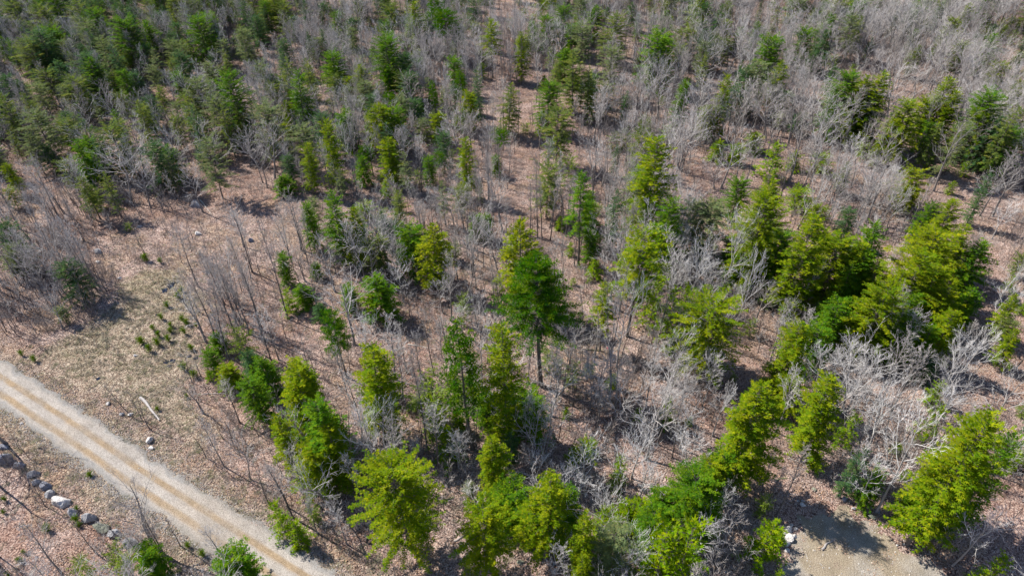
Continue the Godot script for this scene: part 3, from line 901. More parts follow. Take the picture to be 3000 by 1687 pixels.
func build_clearing() -> void:
	var st := SurfaceTool.new()
	st.begin(Mesh.PRIMITIVE_TRIANGLES)
	var lo := Vector2(1e9, 1e9)
	var hi := -lo
	for p in clear_poly:
		lo = lo.min(p)
		hi = hi.max(p)
	var step := 0.22
	var W := int((hi.x - lo.x) / step) + 2
	var H := int((hi.y - lo.y) / step) + 2
	var at := func(i: int, j: int) -> Vector3:
		var x := lo.x + i * step + patch_noise.get_noise_2d(i * 37.0, j * 53.0) * 0.12
		var z := lo.y + j * step + patch_noise.get_noise_2d(i * 53.0 + 9.0, j * 37.0) * 0.12
		return Vector3(x, ground_y(x, z) + 0.03 + patch_noise.get_noise_2d(x * 14.0, z * 14.0) * 0.02, z)
	var tint := func(p: Vector3) -> Color:
		var n1 := patch_noise.get_noise_2d(p.x * 4.0 + 30.0, p.z * 4.0)
		var n2 := patch_noise.get_noise_2d(p.x * 16.0, p.z * 16.0)
		var c := Color(0.33, 0.29, 0.235).lerp(Color(0.345, 0.33, 0.315), clampf(0.5 + n1 * 2.2 + n2 * 0.6, 0, 1))
		return c * (1.0 + n2 * 0.25)
	for j in H:
		for i in W:
			var p: Vector3 = at.call(i, j)
			var q := Vector2(p.x + patch_noise.get_noise_2d(p.x * 9.0, p.z * 9.0) * 1.6, p.z + patch_noise.get_noise_2d(p.x * 9.0 + 50.0, p.z * 9.0) * 1.6)
			if not Geometry2D.is_point_in_polygon(q, clear_poly):
				continue
			var c4 := [p, at.call(i + 1, j), at.call(i + 1, j + 1), at.call(i, j + 1)]
			for k in [0, 1, 2, 0, 2, 3]:
				st.set_color(tint.call(c4[k]))
				st.add_vertex(c4[k])
	st.index()
	st.generate_normals()
	var m := st.commit()
	m.surface_set_material(0, M.dirt)
	structure("dirt_clearing", m)

# ---------------------------------------------------------------- what stands where: [top x, top row, base row, width, kind] in each tile
func evergreens() -> Array:
	return [
		[[75, 20, 300, 200, "O"], [240, -40, 170, 150, "D"], [330, -10, 200, 140, "P"], [400, 10, 190, 110, "P"], [620, -30, 150, 130, "P"], [720, -20, 160, 130, "P"], [555, 110, 320, 110, "O"], [700, 90, 430, 170, "G"], [300, 200, 430, 160, "O"], [385, 220, 510, 170, "G"], [190, 300, 630, 240, "O"], [330, 530, 840, 210, "O"], [30, 550, 860, 170, "D"], [130, 600, 830, 120, "D"], [540, 240, 490, 130, "D"], [600, 330, 570, 150, "D"], [960, 400, 590, 110, "O"], [1080, 340, 590, 150, "D"], [1260, 240, 450, 140, "D"], [1330, 370, 710, 220, "D"], [1530, 310, 440, 110, "G"], [1610, 185, 350, 110, "D"], [1660, 250, 420, 110, "D"], [1760, 260, 410, 110, "D"], [1830, 230, 440, 150, "D"], [1920, 120, 410, 140, "D"], [1725, 540, 1060, 190, "G"], [1180, 650, 900, 120, "O"], [1420, 670, 1020, 140, "O"], [2060, 560, 870, 150, "D"], [2205, 520, 1030, 160, "G"], [2160, 740, 1050, 130, "H"], [2350, 540, 770, 90, "O"], [2450, 890, 1440, 150, "H"], [2280, 1070, 1460, 120, "H"], [2130, 1330, 1470, 190, "G"], [550, 1060, 1450, 150, "G"], [470, 850, 1090, 130, "D"], [900, 1060, 1300, 160, "D"], [1480, 1080, 1300, 100, "D"], [2070, -40, 240, 150, "H"], [1640, -20, 140, 130, "D"], [2210, 120, 320, 100, "D"], [2420, 20, 240, 110, "D"], [940, 60, 220, 130, "D"], [1390, 60, 270, 130, "Q"], [1460, 130, 360, 130, "Q"], [700, 520, 710, 110, "O"], [180, 1010, 1310, 150, "Q"], [30, 1230, 1470, 110, "H"], [1010, 560, 800, 130, "D"], [850, 560, 760, 150, "O"], [660, 1130, 1400, 120, "G"], [1330, 560, 760, 120, "G"]],
		[[365, 60, 210, 75, "P"], [290, 190, 440, 120, "O"], [330, 290, 770, 210, "G"], [470, 410, 740, 180, "D"], [560, 20, 410, 130, "H"], [690, -30, 420, 150, "P"], [790, 90, 450, 160, "P"], [865, 160, 480, 120, "D"], [990, -30, 220, 140, "D"], [1080, -30, 130, 130, "P"], [1010, 180, 300, 110, "O"], [1135, 165, 590, 140, "T"], [1365, 250, 640, 140, "H"], [1040, 510, 940, 110, "D"], [950, 690, 970, 140, "H"], [890, 520, 830, 110, "P"], [150, 490, 840, 160, "H"], [45, 600, 810, 100, "H"], [250, 770, 1160, 250, "H"], [340, 1030, 1410, 200, "H"], [190, 1110, 1300, 120, "P"], [450, 720, 1010, 130, "Q"], [720, 850, 1090, 140, "H"], [610, 890, 1090, 110, "Q"], [1200, 990, 1450, 110, "S"], [735, 1145, 1450, 95, "S"], [925, 1030, 1500, 130, "H"], [650, 1180, 1390, 110, "G"], [1600, -40, 190, 120, "H"], [1770, 390, 900, 220, "O"], [1555, 640, 1000, 170, "G"], [1510, 860, 1010, 120, "B"], [1890, 560, 860, 120, "D"], [2460, 265, 590, 220, "G"], [2440, 510, 700, 120, "Y"], [1780, 180, 340, 160, "Q"], [2440, 180, 270, 120, "L"], [2390, 1050, 1880, 290, "H"], [1840, 1310, 2000, 200, "T"], [1720, 1170, 1430, 110, "L"], [2010, 60, 160, 100, "D"], [2480, -20, 130, 120, "H"], [1170, 1180, 1330, 80, "G"], [60, 880, 1000, 110, "D"], [100, 480, 700, 110, "O"], [1690, 950, 1030, 70, "L"]],
		[[1180, 640, 990, 180, "G"], [1450, 700, 1090, 200, "G"], [1330, 760, 1080, 200, "H"], [1620, 860, 1230, 180, "H"], [1850, 760, 1100, 170, "H"], [1900, 950, 1180, 150, "G"], [2250, 850, 1250, 180, "H"], [2480, 1000, 1350, 200, "G"], [150, -30, 300, 160, "H"], [330, 140, 360, 140, "H"], [600, 150, 430, 170, "G"], [710, 260, 440, 140, "G"], [335, 565, 1070, 130, "H"], [230, 800, 1070, 200, "H"], [760, 450, 860, 170, "H"], [900, 830, 1000, 140, "D"], [1170, 490, 710, 150, "D"], [1260, 560, 1040, 210, "G"], [1390, 560, 1090, 230, "H"], [1510, 540, 1110, 210, "H"], [1320, 480, 820, 150, "O"], [1740, 780, 1240, 220, "H"], [2010, 600, 1110, 190, "H"], [1980, 830, 1140, 170, "Y"], [2090, 700, 1160, 150, "H"], [1160, 870, 1060, 130, "G"], [1840, -20, 210, 210, "G"], [1940, 20, 230, 130, "O"], [2190, 20, 330, 120, "H"], [2060, 130, 400, 120, "H"], [2310, 120, 210, 110, "G"], [2420, 470, 710, 130, "H"], [2330, 720, 1210, 240, "G"], [2400, 900, 1310, 260, "D"], [2530, 800, 1360, 150, "O"], [270, 1070, 1220, 150, "B"], [420, 1090, 1240, 160, "B"], [560, 1010, 1160, 180, "B"], [720, 1090, 1350, 190, "B"], [860, 1150, 1290, 130, "B"], [1240, 1230, 1460, 130, "O"], [1750, 1300, 1570, 180, "Y"], [1890, 1190, 1280, 70, "B"], [660, 1350, 1880, 250, "H"], [2150, 1240, 1340, 90, "B"], [2050, 1380, 1470, 80, "B"], [880, 0, 240, 180, "Q"], [1000, 40, 240, 130, "D"], [1250, 0, 140, 130, "O"], [870, 1390, 1500, 80, "B"]],
		[[490, 520, 825, 220, "D"], [90, 390, 640, 170, "Q"], [60, 470, 640, 150, "Q"], [1560, 1200, 1390, 120, "G"], [1555, 1340, 1410, 65, "B"], [1760, 1010, 1260, 200, "L"], [1850, 1180, 1460, 240, "D"], [1960, 1240, 1520, 250, "G"], [2120, 480, 710, 120, "G"], [2140, 740, 910, 120, "B"], [2270, 700, 870, 180, "G"], [2370, 540, 660, 100, "G"], [2400, 830, 970, 150, "D"], [2500, 0, 570, 170, "G"], [2490, 870, 1400, 240, "P"], [2200, 1310, 1880, 270, "H"], [950, 240, 300, 70, "L"], [60, -10, 130, 90, "H"], [430, 860, 980, 100, "Q"], [700, 0, 130, 120, "O"], [1620, 1060, 1200, 160, "G"], [1700, 1300, 1480, 150, "H"]],
		[[75, 130, 570, 200, "H"], [250, 350, 650, 210, "O"], [500, 280, 620, 240, "G"], [685, 240, 740, 230, "Y"], [260, 640, 960, 310, "G"], [60, 720, 910, 140, "G"], [370, 230, 430, 140, "D"], [1080, 200, 370, 110, "G"], [1000, 190, 380, 100, "G"], [1370, 230, 900, 290, "Y"], [930, 1010, 1950, 330, "P"], [1250, 1010, 1930, 280, "H"], [2290, 250, 1080, 330, "T"], [2010, 680, 1190, 260, "T"], [2480, 60, 620, 260, "G"], [1890, 340, 560, 130, "G"], [1920, 510, 650, 120, "B"], [1650, 190, 290, 90, "B"], [1730, 380, 480, 65, "B"], [2390, 640, 1010, 190, "B"], [2540, 740, 1110, 190, "B"], [1560, 1190, 1360, 110, "L"], [1640, 1260, 1380, 100, "L"], [1750, 1290, 1460, 160, "L"], [1940, 1000, 1070, 75, "L"], [2050, 1370, 1470, 90, "B"], [190, 1190, 1880, 310, "H"], [1190, 650, 780, 120, "L"], [920, 800, 1010, 100, "L"], [840, 400, 530, 130, "O"], [1900, 70, 420, 130, "G"], [300, 150, 430, 130, "D"], [150, 300, 560, 150, "G"]],
		[[1120, 300, 820, 260, "H"], [1380, 480, 960, 260, "G"], [780, 330, 720, 220, "G"], [1650, 620, 1080, 260, "H"], [1960, 560, 960, 280, "H"], [2150, 250, 700, 240, "H"], [1500, 560, 980, 240, "H"], [1300, 560, 1000, 220, "G"], [1750, 800, 1180, 240, "G"], [2020, 720, 1100, 240, "H"], [620, 250, 700, 200, "H"], [420, 480, 700, 140, "G"], [1020, 1050, 1350, 240, "G"], [1330, 950, 1230, 200, "H"], [640, 60, 760, 330, "H"], [440, -80, 240, 170, "G"], [1000, 210, 965, 290, "H"], [1230, 370, 900, 300, "H"], [1490, 240, 830, 240, "G"], [1280, 130, 390, 160, "D"], [1720, -20, 170, 160, "Y"], [1870, 90, 430, 140, "G"], [2060, 80, 580, 310, "H"], [1930, 320, 790, 320, "Y"], [1810, 480, 1010, 310, "H"], [2280, 400, 750, 290, "G"], [1560, 720, 1260, 320, "H"], [2190, 740, 980, 280, "G"], [2080, 880, 1320, 270, "H"], [1900, 1000, 1340, 200, "G"], [1190, 860, 1220, 250, "G"], [1060, 880, 1090, 140, "G"], [900, 1010, 1560, 310, "H"], [260, 830, 1370, 410, "H"], [160, 730, 910, 140, "B"], [50, 720, 990, 160, "B"], [700, 680, 850, 140, "B"], [380, 360, 570, 120, "G"], [500, 600, 720, 100, "B"], [2540, 780, 1110, 140, "H"], [2480, 970, 1160, 150, "O"], [2530, 1060, 1340, 150, "H"], [1040, 110, 320, 140, "H"], [1850, 1280, 1420, 180, "D"], [540, 960, 1090, 100, "L"], [2570, 500, 660, 120, "O"], [330, 700, 900, 120, "B"], [740, 480, 700, 120, "G"], [1370, 380, 900, 220, "H"], [1700, 900, 1300, 220, "G"]],
		[[2250, -150, 400, 260, "H"], [2480, 330, 800, 220, "H"], [2100, 230, 650, 210, "H"], [2330, 480, 810, 280, "H"], [2420, 120, 700, 300, "G"], [1880, -30, 280, 190, "G"], [2060, 900, 1140, 160, "B"], [2220, 1040, 1210, 160, "B"], [1080, 1250, 1470, 200, "G"], [1740, 1290, 1540, 280, "G"], [830, 1250, 1470, 160, "L"], [560, 1330, 1480, 130, "L"], [2360, 940, 1040, 130, "L"]],
		[[1450, 800, 1220, 260, "H"], [1650, 820, 1200, 240, "H"], [1180, 780, 1050, 200, "G"], [2350, 980, 1300, 250, "G"], [2150, 880, 1100, 200, "B"], [690, -60, 390, 170, "L"], [700, 40, 390, 140, "B"], [870, 220, 360, 160, "B"], [800, 350, 600, 190, "B"], [1150, 400, 870, 270, "H"], [1270, 370, 630, 140, "D"], [1450, 90, 420, 260, "G"], [1100, 40, 340, 200, "G"], [1270, 60, 380, 200, "D"], [1570, 660, 1290, 420, "H"], [1290, 790, 1100, 270, "G"], [1070, 890, 1410, 340, "H"], [380, 520, 1230, 470, "H"], [1860, 1000, 1520, 180, "H"], [1830, 1280, 1620, 160, "H"], [1760, 480, 610, 120, "B"], [1990, 950, 1160, 200, "B"], [2120, 560, 730, 120, "B"], [2250, 900, 1140, 250, "B"], [2450, 850, 1070, 210, "G"], [2490, 1080, 1560, 230, "B"], [2250, 190, 270, 80, "B"], [2480, 130, 310, 140, "B"], [970, 740, 870, 100, "Q"], [1700, 180, 250, 70, "B"], [2080, 690, 820, 130, "L"], [920, -40, 150, 150, "B"], [1720, 820, 1250, 200, "G"]],
		[[230, 600, 900, 240, "H"], [60, 850, 1200, 250, "G"], [2380, 250, 1000, 330, "H"], [1980, 600, 1000, 240, "H"], [2540, 400, 1150, 250, "G"], [650, 20, 770, 470, "H"], [1170, -20, 585, 280, "H"], [1310, 230, 470, 160, "B"], [1040, 550, 650, 100, "B"], [2480, 110, 1220, 400, "H"], [2180, 420, 1050, 270, "H"], [1950, 180, 420, 160, "B"], [1960, 10, 170, 150, "B"], [110, 700, 1110, 350, "G"], [330, 560, 830, 230, "G"], [90, 1090, 1600, 250, "B"], [690, 1045, 1330, 270, "B"], [2450, 1310, 1560, 200, "B"], [1470, 690, 920, 160, "G"], [1390, 480, 860, 150, "D"], [1710, 640, 710, 70, "B"], [750, 1420, 1510, 90, "B"], [640, 850, 990, 130, "L"], [850, -40, 240, 260, "H"], [230, 850, 1200, 240, "G"], [1900, 700, 1050, 220, "G"]],
	]

func bare_ones() -> Array:
	return [
		[[680, 200, 480, 170, "b"], [950, 700, 1000, 260, "b"], [800, 690, 1000, 260, "b"], [560, 760, 1040, 240, "b"], [1020, 520, 760, 200, "b"], [450, 540, 740, 200, "b"], [2200, 120, 400, 180, "b"], [1620, 440, 660, 200, "b"], [180, 830, 1160, 200, "b"], [420, 850, 1080, 180, "b"]],
		[[1280, 310, 830, 130, "a"], [2050, 430, 850, 170, "b"], [2000, 300, 560, 120, "a"], [1480, 400, 780, 120, "a"], [960, 860, 1100, 170, "b"], [1000, 1080, 1448, 170, "b"], [2260, 950, 1440, 150, "m"], [520, 820, 1180, 130, "a"], [1500, 1150, 1800, 110, "a"], [820, 580, 900, 150, "a"], [550, 1010, 1250, 140, "a"]],
		[[680, -20, 300, 150, "a"], [260, 640, 1080, 150, "a"], [440, 620, 1080, 140, "m"], [960, 350, 640, 170, "a"], [720, 620, 1000, 220, "b"], [930, 640, 1070, 220, "b"], [2250, 680, 1448, 260, "b"], [2200, 250, 500, 260, "b"], [1550, 130, 380, 260, "b"], [1400, 1080, 1420, 240, "b"], [290, 1200, 1430, 260, "b"], [1850, 500, 780, 240, "b"], [2480, 250, 520, 240, "b"], [2330, 1330, 1600, 300, "b"], [1330, 330, 520, 100, "a"], [1480, 380, 560, 100, "a"]],
		[[1470, 640, 1390, 190, "a"], [1430, 590, 1100, 180, "a"], [1540, 420, 1130, 190, "a"], [1780, 500, 1100, 180, "a"], [1680, 550, 960, 160, "a"], [1630, 480, 1010, 180, "a"], [1590, 460, 1000, 170, "a"], [1910, 860, 1390, 200, "a"], [1970, 850, 1260, 160, "a"], [1940, 160, 950, 160, "a"], [1370, 680, 1080, 170, "a"], [2240, 200, 560, 150, "a"], [2300, 480, 940, 240, "b"], [2080, 100, 500, 180, "a"], [270, -20, 170, 120, "a"], [1360, 560, 900, 140, "a"], [1850, 650, 1050, 150, "a"]],
		[[1600, -140, 375, 130, "a"], [1530, -100, 355, 110, "a"], [2130, 500, 1240, 170, "m"], [2180, 620, 1320, 180, "b"], [100, 930, 1290, 380, "b"], [430, 560, 830, 280, "b"], [1110, 60, 360, 120, "a"], [640, 860, 1380, 140, "a"], [520, 960, 1960, 160, "a"], [890, 820, 1090, 240, "b"], [2150, 500, 900, 300, "b"], [1000, 760, 1000, 200, "b"], [1010, -200, 270, 110, "a"], [610, 60, 330, 130, "a"], [660, -60, 240, 110, "a"], [780, 560, 760, 230, "b"], [730, 920, 1250, 150, "a"], [1420, 1060, 1448, 150, "a"], [1790, 100, 555, 110, "a"]],
		[[450, 150, 770, 170, "b"], [580, 430, 1070, 240, "b"], [150, 400, 900, 330, "b"], [270, 480, 800, 250, "b"], [2480, 100, 370, 260, "b"], [1650, 420, 700, 180, "b"], [1380, 1100, 1500, 280, "b"], [1150, 1130, 1520, 330, "b"], [1560, 1180, 1560, 330, "b"], [2300, 1050, 1480, 340, "b"], [2480, 700, 1000, 260, "b"], [1250, -20, 270, 180, "a"], [1180, 60, 330, 180, "b"], [2200, 1150, 1560, 300, "b"], [2530, 560, 860, 200, "b"]],
		[[2250, 100, 560, 360, "b"], [985, 1040, 1350, 200, "a"], [1190, 950, 1230, 130, "t"], [1540, 1060, 1370, 220, "a"], [930, 1080, 1400, 180, "a"], [700, 1180, 1430, 160, "a"], [1420, 290, 560, 120, "t"], [1900, 580, 920, 160, "t"], [2560, 380, 720, 250, "b"]],
		[[130, 80, 690, 380, "b"], [1880, 490, 850, 480, "b"], [1840, 640, 880, 330, "b"], [2140, 440, 740, 320, "b"], [2260, 340, 720, 400, "b"], [2070, 860, 1170, 380, "b"], [2210, 1230, 1540, 480, "b"], [1700, 1130, 1390, 200, "b"], [2420, 680, 980, 280, "b"], [1010, 760, 980, 250, "b"], [870, 430, 640, 230, "b"], [1490, 470, 690, 320, "b"], [1980, -60, 320, 180, "a"], [1240, 160, 420, 230, "b"], [1400, 60, 490, 180, "a"], [1130, -60, 400, 200, "b"], [500, 440, 640, 220, "b"], [2400, -40, 320, 180, "b"], [250, 150, 560, 320, "b"], [1690, 560, 820, 280, "b"], [2330, 480, 900, 300, "b"]],
		[[1970, 150, 965, 480, "b"], [1580, 460, 915, 400, "b"], [1400, 430, 850, 160, "a"], [960, 440, 990, 170, "a"], [715, 500, 775, 100, "a"], [1700, -20, 590, 420, "b"], [2110, 10, 380, 360, "b"], [70, 130, 490, 340, "b"], [110, 430, 740, 380, "b"], [190, 950, 1330, 400, "b"], [2470, 850, 1370, 360, "b"], [760, 640, 930, 120, "a"], [1400, -40, 310, 300, "b"], [340, 20, 400, 260, "b"], [330, 780, 1040, 260, "b"], [2330, 780, 1100, 240, "b"], [1600, 80, 480, 300, "b"]],
	]

const SEEDLINGS := [[1105, 505], [1210, 515], [1258, 845], [1215, 940], [1375, 950], [1410, 975], [1288, 995], [1280, 1030], [1155, 1020], [1195, 1065], [1385, 1040], [1265, 1095], [1190, 1125], [1065, 1120], [1125, 1175], [1440, 1160], [165, 1215], [262, 1260], [1475, 990], [1380, 1315], [1465, 1365], [1345, 780], [1370, 730]]
const SEEDLINGS_LOW := [[595, 1060], [578, 1025], [365, 1095], [185, 1265], [155, 1325], [1405, 75], [1190, 180], [2320, 1235], [2245, 1240], [1195, 1435], [1535, 1280], [1420, 1215], [585, 935], [680, 680], [60, 1430], [30, 965], [40, 870], [1165, 1275]]

var cells := {}
func free_at(x: float, z: float, gap: float) -> bool:
	var k := Vector2i(int(floor(x / 2.0)), int(floor(z / 2.0)))
	for a in range(-1, 2):
		for b in range(-1, 2):
			for q in cells.get(k + Vector2i(a, b), []):
				if Vector2(x, z).distance_to(q) < gap:
					return false
	return true

func take(x: float, z: float) -> void:
	var k := Vector2i(int(floor(x / 2.0)), int(floor(z / 2.0)))
	if not cells.has(k):
		cells[k] = []
	cells[k].append(Vector2(x, z))

# how much may grow at a place, 0 to 1
func growth(x: float, z: float) -> float:
	var p := Vector2(x, z)
	if x < 25.0 and z > -110.0 and road_dist(x, z) < 4.4:
		return 0.0
	if Geometry2D.is_point_in_polygon(p, clear_poly):
		return 0.0
	if Geometry2D.is_point_in_polygon(p, field_poly):
		return 0.0
	var g := 1.0
	for e in shut:
		g = minf(g, lerpf(e[3], 1.0, smoothstep(0.75, 1.1, Vector2((x - e[0].x) / e[1], (z - e[0].y) / e[2]).length())))
	for e in quiet:
		var d := Vector2((x - e[0].x) / e[1], (z - e[0].y) / e[2]).length()
		g = minf(g, lerpf(e[3], 1.0, smoothstep(0.75, 1.15, d)))
	return g

func open_place(cx: float, cy: float, rx: float, ry: float, left: float) -> void:
	var a := gp(cx - rx, cy)
	var b := gp(cx + rx, cy)
	var c := gp(cx, cy - ry)
	var d := gp(cx, cy + ry)
	quiet.append([Vector2((a.x + b.x) * 0.5, (c.z + d.z) * 0.5), (b.x - a.x) * 0.5, (d.z - c.z) * 0.5, left])

func turned(p: Vector3, sx: float, sy: float, tilt := 0.0) -> Transform3D:
	var b := Basis(Vector3.UP, rng.randf() * TAU)
	if tilt > 0.0:
		b = Basis(Vector3(rng.randf_range(-1, 1), 0, rng.randf_range(-1, 1)).normalized(), rng.randf_range(-tilt, tilt)) * b
	return Transform3D(b.scaled_local(Vector3(sx, sy, sx)), p)

func _ready() -> void:
	var pr := deg_to_rad(PITCH)
	fwd = Vector3(0, -sin(pr), -cos(pr))
	upv = Vector3(0, cos(pr), -sin(pr))
	# ---- camera
	var cam := Camera3D.new()
	cam.name = "camera"
	cam.position = Vector3(0, CAM_H, 0)
	cam.rotation.x = -pr
	cam.fov = rad_to_deg(2.0 * atan(843.5 / FOCAL))
	cam.far = 6000.0
	add_child(cam)
	cam.current = true
	# ---- sky and exposure
	var we := WorldEnvironment.new()
	we.name = "environment"
	var env := Environment.new()
	env.background_mode = Environment.BG_SKY
	var sky := Sky.new()
	var sm := ProceduralSkyMaterial.new()
	sm.sky_top_color = Color(0.42, 0.53, 0.72)
	sm.sky_horizon_color = Color(0.74, 0.79, 0.85)
	sm.sky_curve = 0.2
	sm.ground_bottom_color = Color(0.35, 0.32, 0.30)
	sm.ground_horizon_color = Color(0.62, 0.66, 0.70)
	sky.sky_material = sm
	env.sky = sky
	env.background_energy_multiplier = 0.62
	env.tonemap_mode = Environment.TONE_MAPPER_LINEAR
	env.tonemap_exposure = 2.05
	env.sdfgi_enabled = true
	env.ssao_enabled = true
	env.ssil_enabled = true
	we.environment = env
	add_child(we)
	# ---- sun: from the left and a little behind the wood, 47 degrees high
	var sun := DirectionalLight3D.new()
	sun.name = "sun"
	var az := deg_to_rad(28.0)
	var el := deg_to_rad(47.0)
	add_child(sun)
	sun.look_at_from_position(Vector3.ZERO, Vector3(cos(az) * cos(el), -sin(el), sin(az) * cos(el)), Vector3.UP)
	sun.light_energy = 1.6
	sun.light_angular_distance = 0.5
	sun.light_color = Color(1.0, 0.97, 0.925)
	sun.shadow_enabled = true
	# ---- noise and plans
	rough_noise.seed = 4
	rough_noise.frequency = 0.022
	rough_noise.fractal_octaves = 3
	patch_noise.seed = 8
	patch_noise.frequency = 0.035
	patch_noise.fractal_octaves = 3
	for q in [[-1500, -1010], [-700, -445], [0, 10], [540, 362], [930, 637], [1290, 872], [1700, 1139], [2050, 1366], [2700, 1790], [3600, 2390]]:
		var g := gp(tx2(6, q[0]), ty2(6, q[1]))
		road_pts.append(Vector2(g.x, g.z))
	for q in [[0, 1060], [110, 1040], [200, 980], [330, 900], [340, 830], [420, 790], [530, 800], [600, 860], [585, 960], [600, 1060], [560, 1100], [560, 1160], [570, 1240], [600, 1330], [560, 1330], [400, 1210], [250, 1130], [100, 1080]]:
		var g := gp(q[0], q[1])
		field_poly.append(Vector2(g.x, g.z))
	for q in [[860, 1000], [960, 985], [1060, 960], [1190, 905], [1290, 960], [1300, 1050], [1410, 1090], [1480, 1110], [1560, 1170], [1640, 1230], [1760, 1270], [1850, 1340], [1960, 1420], [2060, 1500], [2100, 1700], [2000, 1900], [500, 1900], [600, 1700], [700, 1500], [780, 1350], [800, 1230], [830, 1150], [860, 1070]]:
		var g := gp(tx2(8, q[0]), ty2(8, q[1]))
		clear_poly.append(Vector2(g.x, g.z))
	for q in [[1500, 330, 80, 65, 0.06], [1525, 480, 65, 90, 0.04], [1515, 600, 75, 50, 0.08], [750, 270, 50, 130, 0.05], [1392, 147, 32, 42, 0.1], [2185, 1060, 100, 70, 0.1], [2330, 1400, 120, 80, 0.06], [1755, 985, 160, 70, 0.12], [1310, 1470, 60, 90, 0.1], [1180, 1640, 190, 60, 0.08], [650, 1300, 150, 160, 0.12], [640, 690, 190, 110, 0.08], [430, 720, 190, 110, 0.08], [560, 600, 90, 40, 0.15], [880, 1010, 70, 120, 0.12], [1160, 1040, 90, 80, 0.15], [150, 1500, 220, 180, 0.1], [1100, 1180, 80, 60, 0.15], [2070, 330, 80, 60, 0.3], [2450, 470, 60, 40, 0.15], [2850, 720, 80, 60, 0.3], [1650, 760, 60, 70, 0.2], [820, 620, 60, 60, 0.3], [1040, 880, 60, 60, 0.3], [1180, 1300, 50, 60, 0.25]]:
		open_place(q[0], q[1], q[2], q[3], q[4])
	for q in [[130, 880, 190, 110, 1.0], [90, 720, 120, 60, 0.7], [240, 640, 120, 60, 0.5], [640, 1330, 90, 110, 0.35], [480, 1640, 130, 40, 0.5]]:
		open_place(q[0], q[1], q[2], q[3], q[4])
		dense_places.append(quiet.pop_back())
	for q in [[2480, 860, 330, 190, 0.12], [2560, 320, 210, 110, 0.22], [2215, 475, 160, 65, 0.06], [1300, 480, 120, 80, 0.4], [1330, 1060, 120, 90, 0.4], [900, 1200, 120, 130, 0.25]]:
		open_place(q[0], q[1], q[2], q[3], q[4])
		shut.append(quiet.pop_back())
	for m in [[8, 1400, 1150, 9.0, "by the dirt clearing"], [8, 800, 1160, 4.5, "by the heap of stones"], [4, 1520, 1455, 7.0, "by the tallest pine's foot"], [6, 420, 860, 7.0, "by the boulder row"], [6, 1130, 180, 5.0, "by the pale log"], [6, 212 + 2574, 1180, 6.0, "by the old tyre"]]:
		marks.append([gp(tx2(m[0], m[1]), ty2(m[0], m[2])), m[3], m[4]])
	materials()
	# ---- ground, road, clearing, water
	build_ground()
	build_road()
	build_clearing()
	var pk := 0
	for q in [[1285, 705, 26, 34], [1238, 745, 26, 26], [1180, 925, 12, 8], [1245, 1268, 26, 18], [1290, 1262, 26, 20], [1268, 1300, 30, 14], [1360, 1225, 16, 9], [1420, 1230, 20, 11], [1470, 1245, 24, 15], [735, 1410, 16, 14]]:
		var g := gp(tx2(3, q[0]), ty2(3, q[1]))
		var k := (g - Vector3(0, CAM_H, 0)).dot(fwd) / FOCAL / 2.575
		pk += 1
		sheet("puddle", g.x, g.z, q[2] * k, q[3] * k * 1.2, M.water, 300 + pk)
	# ---- trees read from the photograph
	make_variants()
	rng.seed = 77
	var tris := 0
	for k in variants:
		for v in variants[k]:
			tris += v.tris
	print("triangles of tree variants: ", tris)
	var special := {}
	var tall: Array = upright(1598, 757, 1128)
	plant("X", tall[0], tall[1], 5.6, "tallest pine, wide dark green crown on a long straight bare trunk", 0.0)
	take(tall[0].x, tall[0].z)
	var e_all := evergreens()
	for t in 9:
		for e in e_all[t]:
			var u := upright(tx2(t, e[0]), ty2(t, e[1]), ty2(t, e[2]))
			var h := clampf(u[1], 0.8, 19.0)
			var r: float = clampf(e[3] / 2.575 * u[2] / FOCAL * (0.575 if e[4] in ["H", "G", "Y", "T"] else 0.54), 0.4, 6.0)
			plant(e[4], u[0], h, r)
			take(u[0].x, u[0].z)
	var b_all := bare_ones()
	for t in 9:
		for e in b_all[t]:
			var u := upright(tx2(t, e[0]), ty2(t, e[1]), ty2(t, e[2]))
			var h := clampf(u[1], 2.0, 17.0)
			var r: float = clampf(e[3] / 2.575 * u[2] / FOCAL * 0.5, 0.5, 4.6)
			plant("w" if e[4] == "b" and t in [4, 5, 7, 8] else e[4], u[0], h, r)
			take(u[0].x, u[0].z)
	for e in SEEDLINGS:
		var g := gp(tx2(3, e[0]), ty2(3, e[1] + 20))
		plant("Z", g, rng.randf_range(0.6, 1.15), -1.0)
	for e in SEEDLINGS_LOW:
		var g := gp(tx2(6, e[0]), ty2(6, e[1] + 20))
		plant("Z", g, rng.randf_range(0.45, 0.9), -1.0)
	# ---- scattered evergreens between them
	var far_sets := {"D": [], "O": [], "Q": [], "G": [], "H": []}
	var added := 0
	var tries := 0
	while tries < 11000:
		tries += 1
		var x := rng.randf_range(-185, 185)
		var z := rng.randf_range(-265, -26)
		if absf(x) > 0.78 * -z + 40.0:
			continue
		var px := to_px(Vector3(x, 0, z))
		var left := smoothstep(1350.0, 500.0, px.x) * smoothstep(640.0, 380.0, px.y)
		var chance := 0.07 + 0.55 * left
		var mid := smoothstep(880.0, 1000.0, px.x) * smoothstep(1480.0, 1400.0, px.x) * smoothstep(740.0, 640.0, px.y)
		chance = maxf(chance, 0.42 * mid)
		if px.x > 1500.0 and px.y < 520.0:
			chance = maxf(chance, 0.24)
		if px.y < 60.0:
			chance = maxf(chance, 0.10)
		if px.y > 800.0 and px.x > 0 and px.x < 3000 and px.y < 1687:
			chance = 0.16 if px.x > 1150.0 else 0.03
		if rng.randf() > chance * pow(growth(x, z), 2.0) or not free_at(x, z, 2.0):
			continue
		var kind: String = ["D", "Q", "O", "L", "D", "O", "G", "Q"][rng.randi() % 8] if px.x < 1500.0 else ["O", "Q", "L", "D", "L", "O", "G", "B"][rng.randi() % 8]
